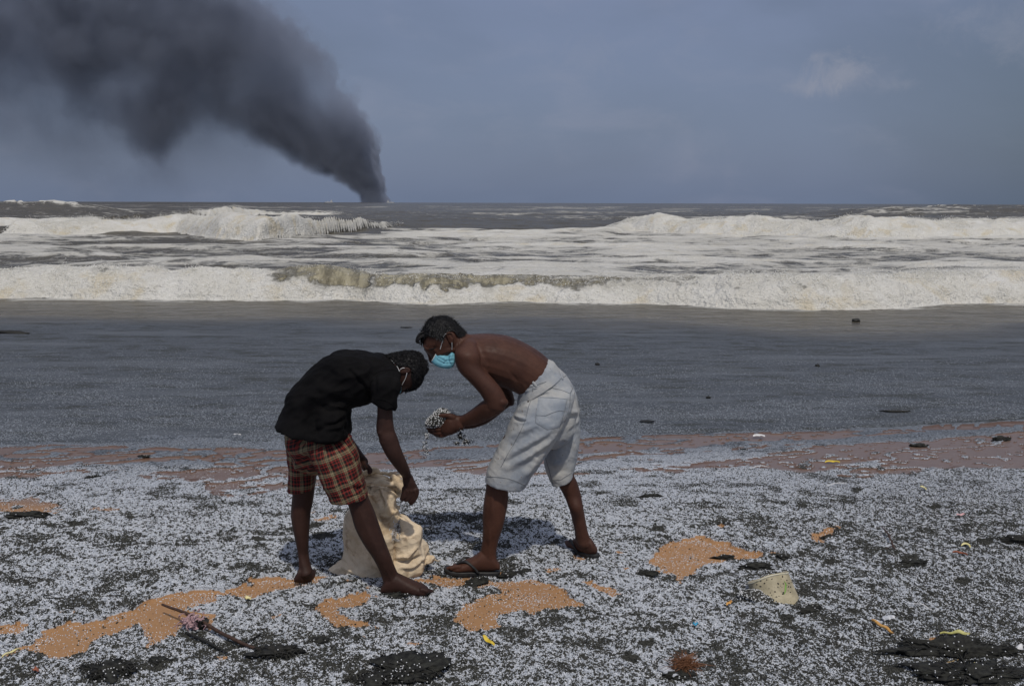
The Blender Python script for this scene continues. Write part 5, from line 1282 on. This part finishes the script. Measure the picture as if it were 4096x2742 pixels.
clump('burnt_clump', 1088, 1329, 52, (1, .6, .24), .5, 29, 'dark green black lump just below the near flip flop', 'debris', None, 0, 16)
clump('burnt_clump', 1170, 1312, 58, (1, .35, .2), .7, 31, 'slanting black streak of burnt matter to the right of the near flip flop', 'debris', None, 6, 16)
clump('burnt_clump', 905, 1368, 48, (1, .45, .2), .2, 33, 'black smear of debris below the toes of the bare near foot', 'debris', None, 8, 16)
clump('burnt_clump', 728, 1472, 46, (1, .6, .22), 0, 37, 'dark lump between the orange sand crescent and the black seaweed', 'debris', None, 0, 12)
clump('burnt_clump', 1730, 1310, 56, (1, .4, .24), -.1, 41, 'dark charred piece lying behind the cream pot', 'debris', None, 0, 4)
clump('burnt_clump', 1790, 1284, 24, (1, .8, .5), -.1, 43, 'small grey green lump behind and right of the cream pot', 'debris', None, 0, 4)
clump('burnt_clump', 1848, 1402, 66, (1, .4, .20), .5, 47, 'twiggy black debris at the lower right foot of the cream pot', 'debris', None, 30, 12)
clump('burnt_clump', 1480, 1312, 40, (1, .6, .28), 0, 53, 'dark clod on the near edge of the right hand orange sand patch', 'debris', None, 0, 12)
clump('burnt_clump', 2322, 1250, 60, (1, .35, .24), -.5, 59, 'black stick-like clod at the far right edge, halfway up the beach', 'debris', None, 6, 6)
clump('burnt_clump', 1488, 1134, 40, (1, .4, .22), .2, 61, 'small black clod on the pale pellets right of the far calf', 'debris', None, 0, 4)
clump('burnt_clump', 1560, 1548, 60, (1, .5, .24), 0, 67, 'black lump beside the brown fibre tuft at the bottom edge', 'debris', None, 4, 16)
clump('burnt_clump', 60, 1182, 70, (1, .35, .22), .1, 71, 'dark ridge of debris in front of the left edge sand patch', 'debris', None, 6, 12)
clump('burnt_clump', 1655, 1272, 46, (1, .35, .24), -.1, 73, 'thin dark ridge lying along the far edge of the right hand orange sand', 'debris', None, 0, 6)
clump('burnt_clump', 2085, 1292, 60, (1, .4, .2), .1, 79, 'low dark heap right of the forked twig', 'debris', None, 10, 20)
clump('burnt_clump', 1900, 1228, 40, (1, .35, .3), .1, 83, 'black crust crossing the small orange sand patch', 'debris', None, 0, 4)
# along the wash line
for k, (x, y, w, lab) in enumerate([(330, 1030, 40, 'tiny dark clod at the water edge left of the plaid shorts'), (1700, 1010, 30, 'dark bead of debris on wet sand right of the denim shorts'), (2100, 1000, 60, 'dark ridge of wet debris near the right end of the wash line'), (2290, 985, 60, 'dark wet clod at the right edge on the wash line'), (210, 1080, 40, 'dark clod on the wet pink sand at far left')]):
    clump('wet_clod', x, y, w * .6, (1, .5, .22), .1 * k, 90 + k, lab, 'debris', None, 0, 6)

def stick(name, pts, rad, mat, label, cat, lift=.006, branches=()):
    q = [np.append(at(x, y, lift + (p_[2] if len(p_) > 2 else 0)), r_) for p_, r_ in zip(pts, rad) for x, y in [p_[:2]]]
    q = np.array(q); r = catmull(q, 6); r[:, :3] += 0.0022 * (np.stack([vnoise3(r[:, :3] * 30, s_) for s_ in (1, 2, 3)], -1) - .5)
    g_ = [tube3(r, 1, 8)]
    for b_ in branches:
        g_.append(tube3(np.array([np.append(at(x, y, lift + z), rr) for x, y, z, rr in b_]), 4, 6))
    v, f = join(g_)
    if len(g_) > 1:
        me_, v = fuse(g_, .0022, 1); return tag(finish(name, me_, mat, None), label, cat)
    return tag(mesh_obj(name, v, f, mat), label, cat)
stick('brown_stick', [(372, 1402, .045), (440, 1433, .035), (500, 1455, .02), (560, 1478, .008), (622, 1492, -.004)], [.005, .007, .0075, .007, .004], M_wood, 'long wet brown stick lying across orange sand through the pink net', 'stick')
stick('dark_twig', [(425, 1452, .006), (465, 1472, .008), (520, 1492, .002)], [.005, .006, .003], M_weed, 'short dark twig parallel to and below the long brown stick', 'stick')
stick('dark_twig', [(545, 1478, .004), (580, 1462, .006), (600, 1448, .006)], [.003, .004, .002], M_weed, 'thin black twig branching up right of the long brown stick', 'stick')
stick('forked_twig', [(2016, 1212, .02), (2030, 1234, .02), (2046, 1262, .0)], [.003, .005, .004], M_wood, 'thin forked brown twig standing in the pellets above the right corner', 'stick', .004, [[(2032, 1240, .02, .003), (2042, 1236, .03, .002)], [(2042, 1256, .0, .003), (2026, 1262, .0, .002)]])
stick('straw', [(2136, 1540, .01), (2190, 1528, .016)], [.0022, .0018], mat_simple('dry_straw', (.30, .20, .09), (.45, .33, .17), 80, .7, 0), 'thin dry straw pointing at the triangular yellow scrap', 'straw')
M_white = mat_simple('white_scrap', (.62, .62, .62), (.8, .8, .8), 60, .5, .001)
for x0, y0, x1, y1, lab in [(1095, 1173, 1130, 1182, 'white plastic sliver on the shaded pellets between the two men'), (1716, 1062, 1760, 1055, 'thin white curved strip on wet pellets right of the denim shorts'), (1890, 1106, 1936, 1098, 'thin pale stalk on the pellets at mid right'), (2090, 1390, 2128, 1402, 'long white fibre in the dark pellets at the right')]:
    stick('white_strip', [(x0, y0, .008), ((x0 + x1) / 2, (y0 + y1) / 2 - 1, .014), (x1, y1, .004)], [.002, .0026, .0015], M_white, lab, 'plastic scrap')

def leaf(name, pts, wid, mat, label, cat, lift=.012, curl=.006, thick=.0012):
    """a bent leaf or flat scrap: centre line with widths"""
    c = catmull(np.array([np.append(at(x, y, lift), w) for (x, y), w in zip(pts, wid)]), 5)
    t = np.gradient(c[:, :3], axis=0); t /= np.linalg.norm(t, axis=1)[:, None] + 1e-9
    sd = np.cross(t, [0, -.35, 1]); sd /= np.linalg.norm(sd, axis=1)[:, None] + 1e-9; n = len(c); vs = []
    for side in (1, -1):
        for u_ in (-1, -.5, 0, .5, 1):
            vs.append(c[:, :3] + sd * (c[:, 3] * u_)[:, None] + np.array([0, 0, 1]) * (curl * (u_ * u_) + side * thick / 2 + .003 * np.sin(np.arange(n) * .9))[:, None])
    vs = np.concatenate(vs); fs = []
    for s_ in (0, 5):
        for j in range(4):
            for i in range(n - 1):
                a = (s_ + j) * n + i; q = (a, a + 1, a + n + 1, a + n); fs.append(q if s_ else q[::-1])
    for j, e in ((0, 0), (4, 0)):
        for i in range(n - 1): a = j * n + i; fs.append((a, a + 1, a + 5 * n + 1, a + 5 * n) if j == 0 else (a + 1, a, a + 5 * n, a + 5 * n + 1))
    return tag(mesh_obj(name, vs, fs, mat), label, cat)
M_yel = mat_simple('yellow_leaf', (.60, .44, .03), (.75, .58, .10), 50, .55, .001)
M_pod = mat_simple('olive_pod', (.42, .42, .12), (.60, .56, .25), 60, .5, .001)
M_orw = mat_simple('orange_wood', (.48, .22, .05), (.70, .42, .14), 70, .7, .003)
M_pyel = mat_simple('pale_yellow_scrap', (.62, .56, .25), (.78, .72, .42), 50, .55, .001)
M_red = mat_simple('rusty_leaf', (.20, .06, .03), (.32, .11, .06), 50, .6, .001)
leaf('leaf', [(1104, 1460), (1114, 1468), (1130, 1478)], [.003, .009, .004], M_yel, 'small bright yellow leaf below the central orange sand patch', 'leaf')
leaf('leaf', [(1888, 1043), (1905, 1041), (1921, 1044)], [.004, .012, .004], M_yel, 'bright yellow leaf lying on the wet sand at right', 'leaf')
leaf('seed_pod', [(2148, 1468), (2172, 1466), (2195, 1468), (2216, 1474)], [.002, .003, .010, .006], M_pod, 'pale olive spoon shaped seed pod near the right corner', 'seed pod', .02, -.004, .004)
leaf('wood_splinter', [(1994, 1435), (2012, 1446), (2030, 1456), (2042, 1464)], [.004, .007, .006, .003], M_orw, 'split orange wood splinter left of the olive seed pod', 'wood', .02, -.003, .006)
leaf('yellow_scrap', [(2220, 1539), (2227, 1545), (2236, 1549)], [.010, .007, .001], M_pyel, 'triangular pale yellow scrap under the long burnt log', 'leaf', .02)
leaf('leaf', [(2198, 1262), (2210, 1258), (2218, 1264)], [.002, .009, .003], M_pyel, 'small pale orange leaf at the right, above a rusty one', 'leaf')
leaf('leaf', [(2178, 1272), (2196, 1274), (2212, 1279)], [.003, .006, .002], M_red, 'narrow rusty red leaf at the right edge of the beach', 'leaf')
leaf('leaf', [(2104, 1110), (2112, 1112), (2118, 1120)], [.003, .009, .004], M_pyel, 'pale yellow curled leaf on dark pellets below the wash line', 'leaf')
leaf('petal', [(560, 1373), (567, 1374), (573, 1378)], [.004, .010, .004], M_pyel, 'cream yellow petal above the long brown stick, on pale pellets', 'petal')
leaf('petal', [(594, 1496), (598, 1499), (604, 1502)], [.003, .007, .003], M_pyel, 'cream petal touching the left side of the shaggy black seaweed', 'petal')
leaf('straw', [(5, 1506), (25, 1496), (45, 1486)], [.002, .005, .002], M_pyel, 'pale yellow blade at the left tip of the orange sand', 'straw')
leaf('wood_chip', [(76, 1534), (82, 1540), (88, 1552)], [.006, .008, .004], M_red, 'rusty brown chip in the bottom left corner', 'wood')
leaf('wood_chip', [(1662, 1392), (1668, 1389), (1674, 1388)], [.004, .007, .003], M_orw, 'small orange chip below and left of the cream pot', 'wood')
leaf('plastic_chip', [(1584, 1440), (1590, 1441), (1596, 1439)], [.003, .004, .002], mat_simple('blue_plastic', (.02, .30, .55), (.03, .38, .62), 50, .4, 0), 'tiny bright blue plastic chip in the lower right pellets', 'plastic scrap')
leaf('pink_chip', [(2188, 1170 + 12), (2196, 1181), (2206, 1180)], [.003, .007, .003], mat_simple('pink_plastic', (.60, .34, .36), (.68, .42, .43), 50, .4, 0), 'pale pink plastic chip at the right, above the pale orange leaf', 'plastic scrap')
leaf('shell', [(2324, 1510), (2330, 1502), (2335, 1494)], [.006, .012, .004], M_white, 'ribbed white shell at the right edge near the bottom corner', 'shell', .02, -.006, .003)
leaf('plastic_shard', [(1505, 1528), (1530, 1534), (1548, 1552)], [.008, .02, .016], mat_simple('cloudy_plastic', (.35, .37, .40), (.6, .62, .66), 30, .18, .004, .6), 'cloudy crumpled plastic shard left of the brown fibre tuft', 'plastic scrap', .016, -.008)
leaf('plastic_shard', [(2018, 1428), (2030, 1420), (2046, 1422)], [.008, .015, .008], bpy.data.materials['cloudy_plastic'], 'crumpled clear plastic shard above the orange wood splinter', 'plastic scrap', .016, -.008)
leaf('plastic_scrap', [(1724, 981), (1738, 979), (1749, 982)], [.008, .020, .008], M_white, 'white scrap stranded in grey slush right of the denim shorts', 'plastic scrap', .02)
leaf('plastic_scrap', [(534, 975), (542, 974), (550, 976)], [.004, .010, .004], M_white, 'tiny white scrap floating left of the black shirt hem', 'plastic scrap', .0)

# pink net snagged on the stick
M_pink = mat_simple('faded_pink_net', (.30, .18, .19), (.52, .36, .38), 90, .7, .003)
c = at(446, 1440, .02); g_ = []
r_ = random.Random(5)
for _ in range(70):
    a = c + np.array([r_.gauss(-.012, .022), r_.gauss(0, .022), abs(r_.gauss(.012, .016))]); b_ = a + np.array([r_.gauss(0, .02), r_.gauss(0, .02), r_.gauss(0, .012)])
    m_ = (a + b_) / 2 + np.array([r_.gauss(0, .01), r_.gauss(0, .01), r_.gauss(.006, .006)])
    g_.append(tube3(np.array([np.append(a, .0026), np.append(m_, .0034), np.append(b_, .0022)]), 3, 5))
g_.append(rock(c + [-.012, 0, .004], (.030, .024, .018), 0, 5, 2, .6, .4))
nm_, nv_ = fuse(g_, .0032, 1); tag(finish('net_scrap', nm_, M_pink, None), 'tangled faded pink net scrap snagged on the long brown stick', 'net')
g_ = [rock(c + [.038, 0, .006], (.022, .02, .02), 0, 6, 2, .6, .4)] + [tube3(np.array([np.append(c + [.02 + r_.uniform(0, .03), r_.gauss(0, .015), r_.uniform(0, .03)], .003), np.append(c + [.03 + r_.gauss(0, .02), r_.gauss(0, .02), r_.uniform(-.01, .03)], .002)]), 2, 5) for _ in range(24)]
nm_, nv_ = fuse(g_, .0032, 1); tag(finish('weed_knot', nm_, M_weed, None), 'knot of black weed on the brown stick beside the pink net', 'seaweed')
# coir tuft
M_coir = mat_simple('brown_coir', (.13, .055, .025), (.30, .14, .07), 90, .8, 0)
c = at(1568, 1530, .01); g_ = []
for _ in range(260):
    a = r_.uniform(0, 6.28); e = r_.uniform(.1, 1.3); L = r_.uniform(.03, .085); b0 = c + np.array([r_.gauss(0, .016), r_.gauss(0, .014), 0])
    d0 = np.array([math.cos(a) * math.cos(e), math.sin(a) * math.cos(e), math.sin(e) * .8]) * L
    g_.append(tube3(np.array([np.append(b0, .0012), np.append(b0 + d0 * .6 + [r_.gauss(0, .005), 0, .004], .0010), np.append(b0 + d0 + [r_.gauss(0, .01), 0, -.008], .0006)]), 2, 3, 1, (False, False)))
tag(mesh_obj('fibre_tuft', *join(g_), M_coir), 'brown coconut fibre tuft sticking up near the bottom edge', 'fibre tuft', kind='stuff')

# the cream pot, upturned and half buried
M_pot, h, out = new_mat('grimy_cream_plastic'); p = h.pos()
c_ = h.mix(h.rng(h.noise(p, 14, 5, .6), .35, .7), col(.50, .44, .30), col(.33, .29, .19))
c_ = h.mix(h.rng(h.noise(p, 120, 3, .7), .62, .70), c_, col(.03, .03, .025))
principled(h, out, c_, .5, bump(h, h.noise(p, 90, 3, .6), .0015, .7), .4)
pc = at(1778, 1372, -.05); az = np.array([-.30, .50, 1.0]); az /= np.linalg.norm(az)
ux = np.cross([0, 1, 0], az); ux /= np.linalg.norm(ux); uy = np.cross(az, ux)
prof = [(.106, -.08), (.102, -.03), (.095, .06), (.091, .115), (.0905, .122), (.088, .126), (.080, .1265), (.0, .1265)]
vs, n = [], 48
for r0, z0 in prof[:-1]:
    for k in range(n):
        t = 2 * math.pi * k / n; dent = 1 + .03 * math.sin(2 * t + .6) + .012 * math.sin(5 * t)
        vs.append(pc + (ux * math.cos(t) + uy * math.sin(t)) * r0 * dent + az * (z0 + .004 * math.sin(3 * t)))
vs.append(pc + az * .1245); m_ = len(prof) - 1
fs = [(i * n + k, i * n + (k + 1) % n, (i + 1) * n + (k + 1) % n, (i + 1) * n + k) for i in range(m_ - 1) for k in range(n)] + [((m_ - 1) * n + k, (m_ - 1) * n + (k + 1) % n, m_ * n) for k in range(n)]
pot = empty('plastic_pot', pc); tag(pot, 'grimy cream plastic pot upturned and half buried in the pellets', 'pot')
mesh_obj('wall', vs, fs, M_pot, pot)
mesh_obj('rim', *tube3(np.array([np.append(pc + (ux * math.cos(t) + uy * math.sin(t)) * .0912 * (1 + .03 * math.sin(2 * t + .6) + .012 * math.sin(5 * t)) + az * (.120 + .004 * math.sin(3 * t)), .0028) for t in np.linspace(0, 2 * math.pi, 40)]), 2, 6), mat_simple('cream_rim', (.55, .52, .38), (.66, .64, .52), 30, .4, .0), pot)
g_ = []
for _ in range(46):
    t = -math.pi / 2 + r_.gauss(0, .7); z0 = r_.uniform(.03, .12); rr = .0995 - .065 * z0
    g_.append(ball(pc + (ux * math.cos(t) + uy * math.sin(t)) * rr * (1 + .03 * math.sin(2 * t + .6) + .012 * math.sin(5 * t)) + az * z0, np.array([1, .6, 1]) * r_.uniform(.0016, .004), 1))
tag(mesh_obj('speck', *join(g_), M_grit, pot), kind='stuff')
pb_ = bvh_of([ch for ch in pot.children if ch.name.startswith('wall')][0])
q = on_surf(pb_, dense([(1793, 1345), (1797, 1352), (1796, 1368), (1793, 1376)], 3), lambda x, y: (x * K, y * K - 30), .001)
if len(q) > 3: mesh_obj('grass_blade', *tube3(np.array([np.append(a, r0) for a, r0 in zip(q, np.interp(np.linspace(0, 1, len(q)), [0, .5, 1], [.001, .004, .001]))]), 2, 6, .5), mat_simple('green_blade', (.12, .28, .03), (.18, .38, .06), 30, .5, 0), pot)
# heap of pellets banked against its foot
c = at(1752, 1374); v, f = rock(c + np.array([-.03, -.02, 0]), (.11, .05, .032), 0, 33, 3, .3, .2)
b0 = mesh_obj('pellet_heap', v, f, M_pileb); tag(b0, 'small mound of pellets banked against the foot of the cream pot', 'pellets')
g1, g2 = [], []
for _ in range(900):
    i = r_.randrange(len(f)); w_ = np.random.dirichlet((1, 1, 1)); pos_ = (v[f[i]] * w_[:, None]).sum(0)
    if pos_[2] > c[2] - .005: (g1 if r_.random() < .68 else g2).append(ball(pos_, r_.uniform(.0022, .0036), 1))
tag(mesh_obj('pellet', *join(g1), M_pelm, b0), kind='stuff'); tag(mesh_obj('grit', *join(g2), M_grit, b0), kind='stuff')

# afloat
def afloat(name, vx, vy, dims, rot, seed, label, cat):
    w = G(vx * K, vy * K, WL + .01); v, f = rock(w, dims, rot, seed, 3, .3, .2); return tag(mesh_obj(name, v, f, M_weed), label, cat)
afloat('drift_log', 22, 761, (.26, .07, .035), -.1, 3, 'black drift log floating at the left edge of the shallows', 'driftwood')
afloat('drift_stick', 2050, 940, (.12, .016, .010), -.05, 5, 'thin dark stick floating in the shallows at the right', 'driftwood')
afloat('drift_clod', 1366, 832, (.026, .03, .014), 0, 7, 'small dark clod floating just right of the bare back', 'debris')
afloat('drift_clod', 1870, 836, (.024, .03, .018), 0, 11, 'dark round clod floating in the middle of the right shallows', 'debris')
afloat('drift_clod', 1957, 733, (.055, .05, .035), 0, 13, 'dark bobbing clod just in front of the nearest breaker', 'debris')
afloat('drift_clod', 1480, 962, (.06, .03, .006), 0, 17, 'dark smear of weed floating right of the denim shorts', 'debris')
afloat('drift_clod', 930, 748, (.08, .05, .006), 0, 19, 'dark streak of weed floating just left of the masked head', 'debris')
afloat('drift_clod', 1620, 908, (.024, .02, .012), 0, 21, 'tiny dark clod floating level with the back pocket', 'debris')
# ships on the horizon near the smoke
M_hull = mat_simple('pale_hull', (.45, .46, .48), (.6, .6, .6), .05, .6, 0); M_hulld = mat_simple('dark_hull', (.05, .05, .06), (.1, .1, .1), .05, .6, 0)
def ship(px, py, L, dist, flip, hm, label):
    w = P(px * K, py * K, dist); w[2] = WL
    o = empty('ship', w); tag(o, label, 'ship'); s_ = -1 if flip else 1; B_ = L * .16; H = L * .09
    out_l = [(-.5, .0), (-.5, .8), (-.3, 1), (.3, 1), (.45, .6), (.5, 0), (.45, -.6), (.3, -1), (-.3, -1), (-.5, -.8)]
    vs = [w + [s_ * x * L * k, y * B_ / 2 * k, z] for z, k in ((-2, .93), (H, 1)) for x, y in out_l]; n = len(out_l)
    fs = [(k, (k + 1) % n, n + (k + 1) % n, n + k) for k in range(n)] + [tuple(range(n))[::-1], tuple(range(n, 2 * n))]
    mesh_obj('hull', vs, fs, hm, o, smooth=False)
    def bx(nm, x0, x1, y_, z0, z1_, m_):
        c8 = [w + [s_ * x, y, z] for z in (z0, z1_) for x, y in ((x0, -y_), (x1, -y_), (x1, y_), (x0, y_))]
        mesh_obj(nm, c8, [(0, 3, 2, 1), (4, 5, 6, 7), (0, 1, 5, 4), (1, 2, 6, 5), (2, 3, 7, 6), (3, 0, 4, 7)], m_, o, smooth=False)
    bx('superstructure', -.40 * L, -.22 * L, B_ * .4, H + .1, H * 2.8, M_hull); bx('bridge', -.385 * L, -.25 * L, B_ * .45, H * 2.81, H * 3.4, M_hull)
    bx('mast', -.32 * L, -.31 * L, .01 * L, H * 3.41, H * 4.6, M_hull); bx('deck_crane', .1 * L, .12 * L, .01 * L, H + .1, H * 3, hm)
    return o
ship(893, 463, 42, 5600, False, M_hull, 'pale ship on the horizon just right of the smoke base')
ship(752, 462, 48, 5800, True, M_hull, 'pale ship on the horizon left of the smoke base, below its underside')
